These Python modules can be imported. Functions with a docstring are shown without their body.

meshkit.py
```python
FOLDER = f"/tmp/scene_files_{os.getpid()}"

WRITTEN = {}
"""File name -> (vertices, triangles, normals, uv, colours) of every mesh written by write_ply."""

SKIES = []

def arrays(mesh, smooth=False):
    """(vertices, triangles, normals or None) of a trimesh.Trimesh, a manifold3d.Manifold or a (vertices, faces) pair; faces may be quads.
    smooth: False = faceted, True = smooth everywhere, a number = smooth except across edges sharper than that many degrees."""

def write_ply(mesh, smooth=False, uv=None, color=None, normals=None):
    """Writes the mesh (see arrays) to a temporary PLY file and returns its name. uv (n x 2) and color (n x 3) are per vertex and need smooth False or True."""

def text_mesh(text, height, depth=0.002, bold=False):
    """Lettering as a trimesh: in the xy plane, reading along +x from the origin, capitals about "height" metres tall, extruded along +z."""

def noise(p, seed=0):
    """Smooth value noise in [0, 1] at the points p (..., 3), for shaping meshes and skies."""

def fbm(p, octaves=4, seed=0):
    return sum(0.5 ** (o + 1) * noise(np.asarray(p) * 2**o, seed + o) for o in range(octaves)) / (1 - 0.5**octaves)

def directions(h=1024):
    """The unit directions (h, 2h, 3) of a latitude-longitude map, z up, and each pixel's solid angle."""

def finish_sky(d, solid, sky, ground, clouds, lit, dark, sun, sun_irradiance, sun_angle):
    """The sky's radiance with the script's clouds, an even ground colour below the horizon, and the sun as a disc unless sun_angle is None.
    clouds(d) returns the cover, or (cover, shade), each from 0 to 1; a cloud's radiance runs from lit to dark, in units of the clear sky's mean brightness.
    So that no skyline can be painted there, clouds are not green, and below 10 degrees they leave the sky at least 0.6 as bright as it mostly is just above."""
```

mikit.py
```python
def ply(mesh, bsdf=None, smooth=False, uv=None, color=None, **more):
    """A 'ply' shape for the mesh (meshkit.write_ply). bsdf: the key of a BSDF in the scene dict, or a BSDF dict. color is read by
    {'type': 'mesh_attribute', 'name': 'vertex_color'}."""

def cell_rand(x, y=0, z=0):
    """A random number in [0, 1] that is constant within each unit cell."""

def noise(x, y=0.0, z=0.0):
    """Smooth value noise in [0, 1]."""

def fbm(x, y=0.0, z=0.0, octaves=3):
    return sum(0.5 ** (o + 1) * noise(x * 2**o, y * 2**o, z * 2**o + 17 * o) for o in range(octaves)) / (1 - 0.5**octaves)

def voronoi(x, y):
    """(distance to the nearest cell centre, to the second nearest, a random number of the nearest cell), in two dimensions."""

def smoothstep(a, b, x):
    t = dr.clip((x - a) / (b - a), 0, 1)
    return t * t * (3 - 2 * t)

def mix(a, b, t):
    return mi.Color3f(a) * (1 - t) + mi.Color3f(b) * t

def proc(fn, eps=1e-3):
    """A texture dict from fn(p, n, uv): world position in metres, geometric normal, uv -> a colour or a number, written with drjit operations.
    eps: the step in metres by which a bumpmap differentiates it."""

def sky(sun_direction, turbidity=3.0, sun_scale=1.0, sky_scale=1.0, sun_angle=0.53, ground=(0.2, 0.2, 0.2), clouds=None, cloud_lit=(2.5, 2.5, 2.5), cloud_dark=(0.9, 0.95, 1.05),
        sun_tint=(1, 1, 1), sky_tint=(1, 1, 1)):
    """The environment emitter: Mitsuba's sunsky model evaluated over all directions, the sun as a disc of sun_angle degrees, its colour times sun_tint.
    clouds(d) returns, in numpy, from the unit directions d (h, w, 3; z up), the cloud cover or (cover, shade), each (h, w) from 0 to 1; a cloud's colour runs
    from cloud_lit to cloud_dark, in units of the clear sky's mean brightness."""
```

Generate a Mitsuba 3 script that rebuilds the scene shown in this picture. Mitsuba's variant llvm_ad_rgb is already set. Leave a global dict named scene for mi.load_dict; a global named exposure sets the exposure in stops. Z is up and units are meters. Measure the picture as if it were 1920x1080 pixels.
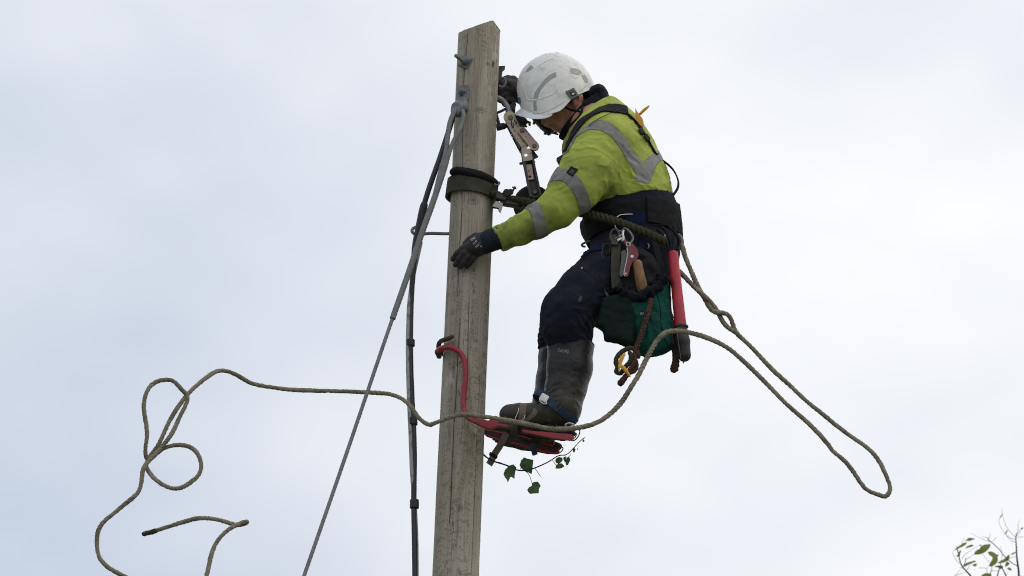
import math, numpy as np, trimesh, drjit as dr, mitsuba as mi, mikit, meshkit, manifold3d
from scipy.interpolate import CubicSpline, interp1d
from shapely.geometry import Polygon, Point, LineString
from mikit import noise, fbm, smoothstep, mix, proc

scene, labels = {}, {}
T = mi.ScalarTransform4f
rng = np.random.default_rng(7)

# ------------------------------------------------------------------ camera, sky, exposure
PITCH, DIST, EYE_Z = math.radians(20.0), 16.0, 1.6
CAM = np.array([0.0, -DIST * math.cos(PITCH), EYE_Z])
FWD = np.array([0.0, math.cos(PITCH), math.sin(PITCH)])
UPV = np.array([0.0, -math.sin(PITCH), math.cos(PITCH)])
FPX = 480.0 * DIST                                    # focal length in photograph pixels: 480 px to the metre at the pole
FOV = 2 * math.degrees(math.atan(960 / FPX))
scene['camera'] = {'type': 'thinlens', 'fov': FOV, 'fov_axis': 'x', 'near_clip': 0.1, 'far_clip': 2000.0,
                   'aperture_radius': 0.012, 'focus_distance': DIST - 0.1,
                   'to_world': T().look_at(origin=CAM.tolist(), target=(CAM + FWD).tolist(), up=[0, 0, 1])}

def overcast(d):
    n1 = meshkit.fbm(d * np.array([5.0, 5.0, 9.0]) + np.array([3.1, 7.7, 1.3]), 4, 3)
    n2 = meshkit.fbm(d * np.array([14.0, 14.0, 20.0]) + np.array([0.7, 2.2, 5.9]), 4, 11)
    n3 = meshkit.fbm(d * np.array([34.0, 34.0, 46.0]) + np.array([8.7, 1.2, 3.9]), 3, 29)
    az = d[..., 0] / np.maximum(np.hypot(d[..., 0], d[..., 1]), 1e-6)          # the overcast is thinner towards one side
    side = 0.5 - 0.5 * np.tanh(az * 13.0 + 0.42)
    low = 1.0 - np.clip((d[..., 2] - 0.20) / 0.28, 0, 1)
    shade = 0.09 + 0.70 * side * (0.5 + 0.5 * low) + 0.45 * (n1 - 0.5) + 0.52 * (n2 - 0.5) + 0.13 * (n3 - 0.5)
    return np.ones(shade.shape), np.clip(shade, 0, 1)

scene['sky_light'] = mikit.sky([0.55, -0.25, 0.8], turbidity=4, sun_scale=0.1, sun_angle=25, clouds=overcast, ground=(0.15, 0.15, 0.12),
                         cloud_lit=(3.88, 3.92, 4.0), cloud_dark=(1.55, 1.95, 2.62))
exposure = 1.3

# ------------------------------------------------------------------ measuring helpers
def P(px, py, y=0.0):
    """The point that stands in the upright plane at depth y and was measured at this place of the photograph."""
    px, py, y = np.broadcast_arrays(np.asarray(px, float), np.asarray(py, float), np.asarray(y, float))
    d = FWD + ((px - 960) / FPX)[..., None] * np.array([1.0, 0, 0]) - ((py - 540) / FPX)[..., None] * UPV
    t = (y - CAM[1]) / d[..., 1]
    return CAM + d * t[..., None]

def R(px): return px / 480.0
CP = math.cos(PITCH)
def dv(dx, dy, y=0.0): return np.array([dx / 480.0, y, -dy / (480.0 * CP)])
def PT(pts): return np.array([P(*p[:3]) for p in pts])

# ------------------------------------------------------------------ scene writing
def numbered(key):
    if key not in scene and not any(k.startswith(key + '__') for k in scene): return key
    i = 1
    while f'{key}_{i:03d}' in scene or any(k.startswith(f'{key}_{i:03d}__') for k in scene): i += 1
    return f'{key}_{i:03d}'
def thing(name, label, cat, group=None):
    key = name
    if key in labels:
        i = 1
        while f'{name}_{i:03d}' in labels: i += 1
        key = f'{name}_{i:03d}'
    labels[key] = {'label': label, 'category': cat}
    if group: labels[key]['group'] = group
    return key
def obj(name, mesh, bsdf, parent=None, smooth=40, label=None, kind=None, uv=None, to_world=None):
    key = numbered(f'{parent}__{name}' if parent else name)
    if mesh is None or len(mesh.faces) == 0:
        print('EMPTY', key); return key
    d = mikit.ply(mesh, bsdf, smooth=smooth, uv=uv)
    if to_world is not None: d['to_world'] = to_world
    scene[key] = d
    if label or kind:
        labels.setdefault(key, {})
        if label: labels[key]['label'] = label
        if kind: labels[key]['kind'] = kind
    return key
cat = trimesh.util.concatenate

# ------------------------------------------------------------------ materials
def c3(r, g, b): return {'type': 'rgb', 'value': [r, g, b]}
def bsdf(name, col, rough=0.6, bump=None, bscale=1.0, two=True, eps=1e-3, **kw):
    b = {'type': 'principled', 'base_color': proc(col) if callable(col) else c3(*col), 'roughness': rough, **kw}
    if bump is not None:
        b = {'type': 'bumpmap', 'arbitrary': proc(bump, eps), 'scale': bscale, 'bsdf': b}
    if two: b = {'type': 'twosided', 'bsdf': b}
    scene[name] = b

def weave(p, f): return noise(p.x * f, p.y * f, p.z * f)
GRIME = [(P(955, 445, -0.2), 0.06), (P(1010, 435, -0.25), 0.05), (P(1100, 300, -0.27), 0.05), (P(1150, 350, -0.2), 0.05), (P(1085, 290, -0.2), 0.04), (P(1120, 380, -0.28), 0.04)]     # rubbed-in dirt
def m_lime(p, n, uv):
    g = fbm(p.x * 9, p.y * 9, p.z * 9, 4)
    s = fbm(p.x * 34 + 9, p.y * 34, p.z * 34, 3)
    c = mix((0.355, 0.415, 0.072), (0.255, 0.300, 0.052), smoothstep(0.35, 0.75, g))
    c = mix(c, (0.15, 0.155, 0.048), 0.75 * smoothstep(0.55, 0.80, 0.6 * g + 0.4 * s))
    for q, rr in GRIME:
        d2 = dr.square(p.x - q[0]) + dr.square(p.y - q[1]) + dr.square(p.z - q[2])
        c = mix(c, (0.085, 0.085, 0.045), 0.75 * dr.exp(-d2 / (rr * rr)) * smoothstep(0.35, 0.65, 0.5 * s + 0.5 * g))
    return mix(c, (0.13, 0.12, 0.06), 0.35 * smoothstep(0.68, 0.8, s))
bsdf('lime_cloth', m_lime, 0.75, lambda p, n, uv: 0.8 * fbm(p.x * 60, p.y * 60, p.z * 60, 4) + 0.25 * weave(p, 420), 0.0035, sheen=0.2, specular=0.28)
bsdf('tape', lambda p, n, uv: mix((0.195, 0.198, 0.185), (0.135, 0.132, 0.115), smoothstep(0.4, 0.75, fbm(p.x * 30, p.y * 30, p.z * 30, 3))), 0.5,
     lambda p, n, uv: fbm(p.x * 60, p.y * 60, p.z * 60, 3), 0.002)
def m_navy(p, n, uv):
    g = fbm(p.x * 14, p.y * 14, p.z * 14, 3)
    return mix((0.0105, 0.0125, 0.0235), (0.0250, 0.0265, 0.0350), smoothstep(0.35, 0.8, g))
bsdf('navy_cloth', m_navy, 0.85, lambda p, n, uv: 0.7 * fbm(p.x * 45, p.y * 45, p.z * 45, 4) + 0.15 * weave(p, 350), 0.005, sheen=0.15, specular=0.12)
bsdf('black_webbing', lambda p, n, uv: mix((0.0085, 0.0092, 0.0120), (0.0220, 0.0220, 0.0240), fbm(p.x * 60, p.y * 60, p.z * 60, 3)), 0.75,
     lambda p, n, uv: weave(p, 260), 0.0012, specular=0.12)
bsdf('fleece', (0.011, 0.013, 0.019), 0.95, lambda p, n, uv: fbm(p.x * 180, p.y * 180, p.z * 180, 2), 0.003, sheen=0.3, specular=0.12)
bsdf('blue_webbing', lambda p, n, uv: mix((0.020, 0.045, 0.085), (0.045, 0.065, 0.085), fbm(p.x * 90, p.y * 90, p.z * 90, 2)), 0.75, lambda p, n, uv: weave(p, 300), 0.001, specular=0.12)
bsdf('royal_webbing', (0.010, 0.017, 0.055), 0.75, lambda p, n, uv: weave(p, 300), 0.001, specular=0.12)
bsdf('khaki_webbing', lambda p, n, uv: mix((0.20, 0.165, 0.125), (0.11, 0.09, 0.068), fbm(p.x * 70, p.y * 70, p.z * 70, 3)), 0.85, lambda p, n, uv: weave(p, 300), 0.001, specular=0.12)
bsdf('olive_webbing', lambda p, n, uv: mix((0.085, 0.080, 0.062), (0.042, 0.040, 0.032), fbm(p.x * 40, p.y * 40, p.z * 40, 3)), 0.9,
     lambda p, n, uv: fbm(p.x * 200, p.y * 200, p.z * 200, 2), 0.0015, specular=0.12)
bsdf('skin', lambda p, n, uv: mix((0.42, 0.215, 0.150), (0.30, 0.115, 0.080), smoothstep(0.35, 0.7, fbm(p.x * 40, p.y * 40, p.z * 40, 3))), 0.5,
     lambda p, n, uv: fbm(p.x * 220, p.y * 220, p.z * 220, 2), 0.0012)
bsdf('hair', lambda p, n, uv: mix((0.020, 0.015, 0.011), (0.06, 0.05, 0.042), noise(p.x * 500, p.y * 500, p.z * 90)), 0.6)
bsdf('stubble', lambda p, n, uv: mix((0.05, 0.035, 0.028), (0.12, 0.08, 0.06), noise(p.x * 500, p.y * 500, p.z * 500)), 0.8)
def m_helmet(p, n, uv):
    a = smoothstep(0.66, 0.80, noise(p.x * 48, p.y * 48, p.z * 70 + 4)) * smoothstep(0.55, 0.75, noise(p.x * 210, p.y * 210, p.z * 210))
    b = smoothstep(0.88, 0.94, noise(p.x * 150 + 3, p.y * 150, p.z * 170))
    g = fbm(p.x * 16, p.y * 16, p.z * 16, 4)
    c = mix((0.74, 0.735, 0.70), (0.58, 0.57, 0.53), smoothstep(0.42, 0.78, g))
    c = mix(c, (0.30, 0.29, 0.27), 0.50 * a)
    c = mix(c, (0.46, 0.45, 0.42), 0.45 * smoothstep(0.60, 0.75, fbm(p.x * 60 + p.z * 25, p.y * 40, p.z * 30, 3)))
    return mix(c, (0.10, 0.10, 0.10), 0.55 * b)
bsdf('helmet_plastic', m_helmet, 0.34, clearcoat=0.35, clearcoat_gloss=0.75)
bsdf('helmet_sticker', lambda p, n, uv: mix((0.36, 0.36, 0.345), (0.28, 0.28, 0.27), noise(p.x * 150, p.y * 150, p.z * 150)), 0.35)
bsdf('brim_plastic', (0.70, 0.72, 0.74), 0.22, clearcoat=0.5)
bsdf('sticker_blue', (0.03, 0.13, 0.36), 0.35)
bsdf('print_white', (0.62, 0.63, 0.62), 0.6)
bsdf('print_green', (0.10, 0.42, 0.34), 0.6)
bsdf('print_blue', (0.10, 0.22, 0.52), 0.6)
bsdf('print_grey', (0.125, 0.125, 0.122), 0.7)
bsdf('print_dim', (0.040, 0.041, 0.042), 0.8)
bsdf('boot_print', (0.26, 0.26, 0.25), 0.7)
bsdf('grey_plastic', (0.085, 0.095, 0.095), 0.45)
bsdf('black_rubber', lambda p, n, uv: mix((0.010, 0.010, 0.011), (0.022, 0.021, 0.020), fbm(p.x * 50, p.y * 50, p.z * 50, 3)), 0.55)
bsdf('glove_coating', lambda p, n, uv: mix((0.022, 0.018, 0.021), (0.042, 0.034, 0.036), fbm(p.x * 45, p.y * 45, p.z * 45, 3)), 0.62,
     lambda p, n, uv: fbm(p.x * 150, p.y * 150, p.z * 150, 3), 0.003, specular=0.28)
bsdf('glove_knit', lambda p, n, uv: mix((0.013, 0.019, 0.032), (0.03, 0.035, 0.045), noise(p.x * 120, p.y * 120, p.z * 120)), 0.85,
     lambda p, n, uv: weave(p, 300), 0.0015, specular=0.12)
def m_boot(p, n, uv):
    g = fbm(p.x * 20, p.y * 20, p.z * 20, 4)
    lowp = 1 - smoothstep(P(0, 800, 0)[2], P(0, 710, 0)[2], p.z)
    c = mix((0.0145, 0.0148, 0.0145), (0.023, 0.023, 0.0225), smoothstep(0.3, 0.7, g))
    mud = smoothstep(0.42, 0.62, g + 0.15 * lowp) * lowp
    c = mix(c, (0.050, 0.041, 0.030), 0.75 * mud)
    return mix(c, (0.10, 0.087, 0.070), 0.5 * smoothstep(0.60, 0.75, fbm(p.x * 70, p.y * 70, p.z * 70, 3)) * lowp)
bsdf('boot_rubber', m_boot, 0.40, lambda p, n, uv: fbm(p.x * 60, p.y * 60, p.z * 60, 4), 0.0025, specular=0.28)
bsdf('sole_rubber', lambda p, n, uv: mix((0.016, 0.015, 0.014), (0.06, 0.05, 0.038), smoothstep(0.4, 0.7, fbm(p.x * 60, p.y * 60, p.z * 60, 3))), 0.8)
def m_red(p, n, uv):
    w = smoothstep(0.56, 0.70, fbm(p.x * 55, p.y * 55, p.z * 55, 4))
    return mix(mix((0.37, 0.016, 0.032), (0.25, 0.013, 0.024), fbm(p.x * 18, p.y * 18, p.z * 18, 2)), (0.060, 0.032, 0.026), 0.8 * w)
bsdf('red_paint', m_red, 0.42)
bsdf('red_shaded', lambda p, n, uv: mix((0.060, 0.008, 0.012), (0.022, 0.014, 0.012), smoothstep(0.35, 0.65, fbm(p.x * 45, p.y * 45, p.z * 45, 4))), 0.7)  # darker copy of the iron red, shade of the undersides painted in
bsdf('red_sleeve', lambda p, n, uv: mix((0.47, 0.020, 0.040), (0.36, 0.018, 0.032), smoothstep(0.4, 0.7, fbm(p.x * 30, p.y * 30, p.z * 18, 3))), 0.4)
bsdf('red_anodised', lambda p, n, uv: mix((0.20, 0.030, 0.045), (0.13, 0.045, 0.05), fbm(p.x * 80, p.y * 80, p.z * 80, 3)), 0.38, metallic=0.4)
bsdf('old_bolt', lambda p, n, uv: mix((0.20, 0.17, 0.115), (0.11, 0.085, 0.06), fbm(p.x * 120, p.y * 120, p.z * 120, 3)), 0.5, metallic=0.4)
bsdf('rusty_steel', lambda p, n, uv: mix((0.045, 0.028, 0.022), (0.12, 0.060, 0.04), smoothstep(0.35, 0.7, fbm(p.x * 70, p.y * 70, p.z * 70, 4))), 0.8,
     lambda p, n, uv: fbm(p.x * 150, p.y * 150, p.z * 150, 3), 0.002)
bsdf('galvanised', lambda p, n, uv: mix((0.19, 0.20, 0.205), (0.11, 0.115, 0.12), smoothstep(0.35, 0.7, fbm(p.x * 60, p.y * 60, p.z * 60, 4))), 0.65,
     lambda p, n, uv: fbm(p.x * 130, p.y * 130, p.z * 130, 3), 0.0025, metallic=0.25)
bsdf('wire_steel', lambda p, n, uv: mix((0.24, 0.245, 0.245), (0.15, 0.15, 0.145), fbm(p.x * 40, p.y * 40, p.z * 40, 3)), 0.55, metallic=0.35)
bsdf('bright_steel', (0.55, 0.55, 0.53), 0.32, metallic=0.8)
bsdf('dark_steel', lambda p, n, uv: mix((0.035, 0.035, 0.036), (0.07, 0.066, 0.06), fbm(p.x * 60, p.y * 60, p.z * 60, 3)), 0.5, metallic=0.4)
def m_zinc(p, n, uv):
    g = fbm(p.x * 26, p.y * 26, p.z * 26, 3)
    c = mix((0.42, 0.36, 0.24), (0.42, 0.29, 0.26), smoothstep(0.38, 0.62, g))
    c = mix(c, (0.34, 0.36, 0.19), smoothstep(0.52, 0.72, fbm(p.x * 19 + 5, p.y * 19, p.z * 19, 3)))
    return mix(c, (0.10, 0.085, 0.06), 0.8 * smoothstep(0.60, 0.72, fbm(p.x * 90, p.y * 90, p.z * 90, 3)))
bsdf('zinc_plate', m_zinc, 0.42, metallic=0.45)
bsdf('white_plate', (0.42, 0.41, 0.37), 0.5)
def m_rope(p, n, uv):
    s = noise(uv.x * 260, uv.y * 5.0)
    g = fbm(p.x * 24, p.y * 24, p.z * 24, 3)
    c = mix((0.255, 0.222, 0.160), (0.152, 0.135, 0.100), smoothstep(0.3, 0.7, g))
    return mix(c, (0.30, 0.27, 0.21), 0.5 * smoothstep(0.5, 0.85, s))
bsdf('rope_fibre', m_rope, 0.9, specular=0.12)
bsdf('rope_dark', lambda p, n, uv: mix((0.030, 0.030, 0.017), (0.070, 0.066, 0.040), fbm(p.x * 60, p.y * 60, p.z * 60, 3)), 0.9, specular=0.12)
bsdf('cord_brown', lambda p, n, uv: mix((0.026, 0.022, 0.020), (0.13, 0.055, 0.040), smoothstep(0.5, 0.62, noise(uv.x * 420, uv.y * 6))), 0.85, specular=0.12)
bsdf('cable_black', lambda p, n, uv: mix((0.012, 0.012, 0.013), (0.028, 0.028, 0.030), fbm(p.x * 30, p.y * 30, p.z * 6, 3)), 0.42)
bsdf('cable_grey', lambda p, n, uv: mix((0.33, 0.335, 0.335), (0.17, 0.17, 0.17), smoothstep(0.50, 0.70, fbm(p.x * 60, p.y * 60, p.z * 40, 3))), 0.5)
bsdf('tape_black', (0.014, 0.014, 0.015), 0.5)
bsdf('green_canvas', lambda p, n, uv: mix((0.008, 0.078, 0.060), (0.010, 0.046, 0.040), smoothstep(0.35, 0.75, fbm(p.x * 18, p.y * 18, p.z * 12, 4))), 0.85,
     lambda p, n, uv: fbm(p.x * 90, p.y * 90, p.z * 90, 3), 0.003, specular=0.12)
bsdf('dark_canvas', lambda p, n, uv: mix((0.0055, 0.0125, 0.0125), (0.011, 0.019, 0.018), fbm(p.x * 25, p.y * 25, p.z * 25, 3)), 0.85,
     lambda p, n, uv: fbm(p.x * 90, p.y * 90, p.z * 90, 3), 0.003, specular=0.12)
bsdf('handle_wood', lambda p, n, uv: mix((0.27, 0.135, 0.060), (0.17, 0.085, 0.04), smoothstep(0.35, 0.7, fbm(p.x * 130, p.y * 130, p.z * 22, 3))), 0.55)
bsdf('yellow_plastic', lambda p, n, uv: mix((0.72, 0.36, 0.025), (0.55, 0.26, 0.02), fbm(p.x * 60, p.y * 60, p.z * 60, 2)), 0.4)
bsdf('fuzz', (0.30, 0.27, 0.20), 0.9)
def leafy(name, a, b, t):
    scene[name] = {'type': 'principledthin', 'base_color': proc(lambda p, n, uv: mix(a, b, smoothstep(0.3, 0.7, fbm(p.x * 45, p.y * 45, p.z * 45, 3)))), 'roughness': 0.45,
                   'diff_trans': t, 'spec_trans': 0.0, 'eta': 1.4}
leafy('ivy_leaf', (0.075, 0.135, 0.058), (0.105, 0.175, 0.080), 0.7)
leafy('tree_leaf', (0.21, 0.26, 0.07), (0.31, 0.33, 0.11), 1.0)
bsdf('twig_bark', lambda p, n, uv: mix((0.060, 0.050, 0.046), (0.11, 0.09, 0.08), fbm(p.x * 120, p.y * 120, p.z * 120, 3)), 0.85)
bsdf('ivy_stem', (0.042, 0.034, 0.028), 0.8)
bsdf('grass_ground', lambda p, n, uv: mix((0.10, 0.115, 0.065), (0.17, 0.165, 0.115), fbm(p.x * 0.4, p.y * 0.4, 0, 5)), 0.95)

# ------------------------------------------------------------------ modelling helpers
def spline(pts, step):
    p = np.asarray(pts, float)
    if len(p) == 2:
        n = max(2, int(np.linalg.norm(p[1] - p[0]) / step) + 1)
        return p[0] + np.linspace(0, 1, n)[:, None] * (p[1] - p[0])
    t = np.r_[0, np.cumsum(np.sqrt(np.linalg.norm(np.diff(p, axis=0), axis=1)))]
    cs = CubicSpline(t, p)
    fine = cs(np.linspace(0, t[-1], 40 * len(p)))
    s = np.r_[0, np.cumsum(np.linalg.norm(np.diff(fine, axis=0), axis=1))]
    q = np.linspace(0, s[-1], max(3, int(s[-1] / step) + 1))
    return np.stack([np.interp(q, s, fine[:, i]) for i in range(fine.shape[1])], 1)
def frames(p, hint=None):
    t = np.gradient(p, axis=0); t /= np.linalg.norm(t, axis=1, keepdims=True) + 1e-12
    n = np.zeros_like(p)
    h = np.array([0.0, -1, 0.1]) if hint is None else np.asarray(hint, float)
    a = h - t[0] * (h @ t[0]); n[0] = a / np.linalg.norm(a)
    for i in range(1, len(p)):
        a = n[i - 1] - t[i] * (n[i - 1] @ t[i]); n[i] = a / (np.linalg.norm(a) + 1e-12)
    return t, n, np.cross(t, n)
def skin_rings(v, nr, ns, caps=True):
    """v (nr*ns) rings -> closed trimesh"""
    i, j = np.meshgrid(np.arange(nr - 1), np.arange(ns), indexing='ij')
    a, b = i * ns + j, i * ns + (j + 1) % ns
    c, d = a + ns, b + ns
    f = np.concatenate([np.stack([a, b, d], -1).reshape(-1, 3), np.stack([a, d, c], -1).reshape(-1, 3)])
    if caps:
        v = np.vstack([v, v[:ns].mean(0), v[-ns:].mean(0)])
        k = np.arange(ns); n0 = nr * ns
        f = np.vstack([f, np.stack([k * 0 + n0, (k + 1) % ns, k], -1), np.stack([k * 0 + n0 + 1, (nr - 1) * ns + k, (nr - 1) * ns + (k + 1) % ns], -1)])
    return trimesh.Trimesh(v, f, process=False)
def tube(pts, r, step=0.004, ns=12, lobes=0, pitch=0.05, amp=0.0, rough=0.0, closed_hint=None, uvs=False, world=False, ends=True, seed=0, hand=1, loose=0.0):
    p = np.asarray(pts, float) if world else PT(pts)
    rr = np.asarray([q[3] for q in pts], float) if (not world and len(pts[0]) > 3) else None
    if rr is not None: p = np.hstack([p, R(rr)[:, None]])
    p = spline(p, step)
    rad = p[:, 3] if rr is not None else np.full(len(p), r)
    p = p[:, :3]
    t, n, b = frames(p, closed_hint)
    s = np.r_[0, np.cumsum(np.linalg.norm(np.diff(p, axis=0), axis=1))]
    if ends:
        e = np.minimum(s, s[-1] - s); rad = rad * np.sqrt(np.clip(0.35 + e / (np.maximum(rad, 1e-6)), 0, 1))
    th = np.arange(ns) * 2 * math.pi / ns
    prof = np.ones((len(p), ns))
    if lobes:
        lay = s / pitch + loose * (meshkit.noise(np.stack([s * 9, s * 0, s * 0], 1), 17) - 0.5) * 2
        ph = th[None, :] - hand * 2 * math.pi * lay[:, None]
        am = amp * (1 if not loose else (0.55 + 0.9 * meshkit.noise(np.stack([s * 14, s * 0, s * 0], 1), 23))[:, None])
        prof = 1 - am + am * np.abs(np.cos(lobes * ph / 2)) ** 0.8
    ring = p[:, None] + (rad[:, None] * prof)[..., None] * (np.cos(th)[None, :, None] * n[:, None] + np.sin(th)[None, :, None] * b[:, None])
    if rough:
        ring = ring + rough * (meshkit.noise(ring * 160, 5 + seed) - 0.5)[..., None] * (ring - p[:, None]) / np.maximum(rad, 1e-6)[:, None, None] * 2
    m = skin_rings(ring.reshape(-1, 3), len(p), ns)
    if uvs:
        u = np.repeat(s, ns); v = np.tile(th / (2 * math.pi), len(p))
        if lobes: v = ((v * 2 * math.pi - hand * 2 * math.pi * u / pitch) * lobes / (2 * math.pi))
        return m, np.vstack([np.stack([u, v], 1), [[0, 0], [s[-1], 0]]])
    return m
def cyl(a, b, r0, r1=None, ns=20, bev=0.12):
    """round bar with softened ends, between two world points"""
    a, b = np.asarray(a, float), np.asarray(b, float); r1 = r0 if r1 is None else r1
    L = np.linalg.norm(b - a); d = (b - a) / L; e = min(bev * min(r0, r1), L * 0.3)
    ts = [0, e, L - e, L]; rs = [r0 - e, r0, r1, r1 - e]
    h = np.array([0, 0, 1.0]) if abs(d[2]) < 0.9 else np.array([1.0, 0, 0])
    x = np.cross(d, h); x /= np.linalg.norm(x); yv = np.cross(d, x)
    th = np.arange(ns) * 2 * math.pi / ns
    v = np.vstack([a + d * t + r * (np.cos(th)[:, None] * x + np.sin(th)[:, None] * yv) for t, r in zip(ts, rs)])
    return skin_rings(v, 4, ns)
def hull(pts):
    m = manifold3d.Manifold.hull_points(np.asarray(pts, float)).to_mesh()
    return trimesh.Trimesh(m.vert_properties[:, :3], m.tri_verts, process=False)
def rbox(px, py, y, w, h, d, ang=0.0, bev=1.0):
    """softened block: w x h photograph pixels in the upright plane, d metres deep, turned by ang degrees"""
    c, s = math.cos(math.radians(ang)), math.sin(math.radians(ang)); C = P(px, py, y); pts = []
    for sx in (-1, 1):
        for sy in (-1, 1):
            for sd in (-1, 1):
                for k in range(3):
                    q = [w / 2, h / 2, d / 2]; b = [bev, bev, R(bev)]
                    for a in range(3):
                        if a != k: q[a] -= min(b[a], q[a] * 0.6)
                    u, v = sx * q[0], sy * q[1]
                    pts.append(C + dv(u * c - v * s, u * s + v * c, sd * q[2]))
    return hull(pts)
def plate(poly, y, t, holes=()):
    """sheet cut to a measured outline, t metres thick about depth y"""
    g = Polygon([P(a, b, y)[[0, 2]] for a, b in poly])
    if not g.is_valid: g = g.buffer(0)
    for hx, hy, hr in holes: g = g.difference(Point(*P(hx, hy, y)[[0, 2]]).buffer(R(hr)))
    gs = list(getattr(g, 'geoms', [g])); out = []
    for q in gs:
        m = trimesh.creation.extrude_polygon(q, t, engine='earcut'); v = np.array(m.vertices)
        m.vertices = np.stack([v[:, 0], y + t / 2 - v[:, 2], v[:, 1]], 1); out.append(m)
    return cat(out)
def slot(ax, ay, bx, by, r0, r1=None, n=10):
    """outline of a bar with round ends (photograph pixels)"""
    r1 = r0 if r1 is None else r1; a = math.atan2(by - ay, bx - ax); q = []
    for k in range(n + 1):
        t = a + math.pi / 2 + math.pi * k / n; q.append((ax + r0 * math.cos(t), ay + r0 * math.sin(t)))
    for k in range(n + 1):
        t = a - math.pi / 2 + math.pi * k / n; q.append((bx + r1 * math.cos(t), by + r1 * math.sin(t)))
    return q
def bolt(px, py, y, r, h, hexa=True):
    """bolt head standing h metres towards the viewer's side from depth y"""
    a = P(px, py, y); return cyl(a, a + np.array([0, -h, 0]), R(r), ns=6 if hexa else 16, bev=0.15)
def ribbon(pts, w, t, up, step=0.006, world=False, wave=0.0):
    p = spline(np.asarray(pts, float) if world else PT(pts), step)
    tg = np.gradient(p, axis=0); tg /= np.linalg.norm(tg, axis=1, keepdims=True)
    up = np.broadcast_to(np.asarray(up, float), p.shape)
    u = up - tg * (up * tg).sum(1, keepdims=True); u /= np.linalg.norm(u, axis=1, keepdims=True) + 1e-12
    n = np.cross(tg, u)
    ww = np.broadcast_to(w, (len(p),))[:, None]
    if wave: p = p + n * (wave * np.sin(np.arange(len(p)) * 0.9))[:, None]
    prof = [(-1, -1), (-0.92, -1.25), (0.92, -1.25), (1, -1), (1, 1), (0.92, 1.25), (-0.92, 1.25), (-1, 1)]
    v = np.stack([p + u * ww / 2 * a + n * t / 2 * b for a, b in prof], 1)
    return skin_rings(v.reshape(-1, 3), len(p), len(prof))
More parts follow.
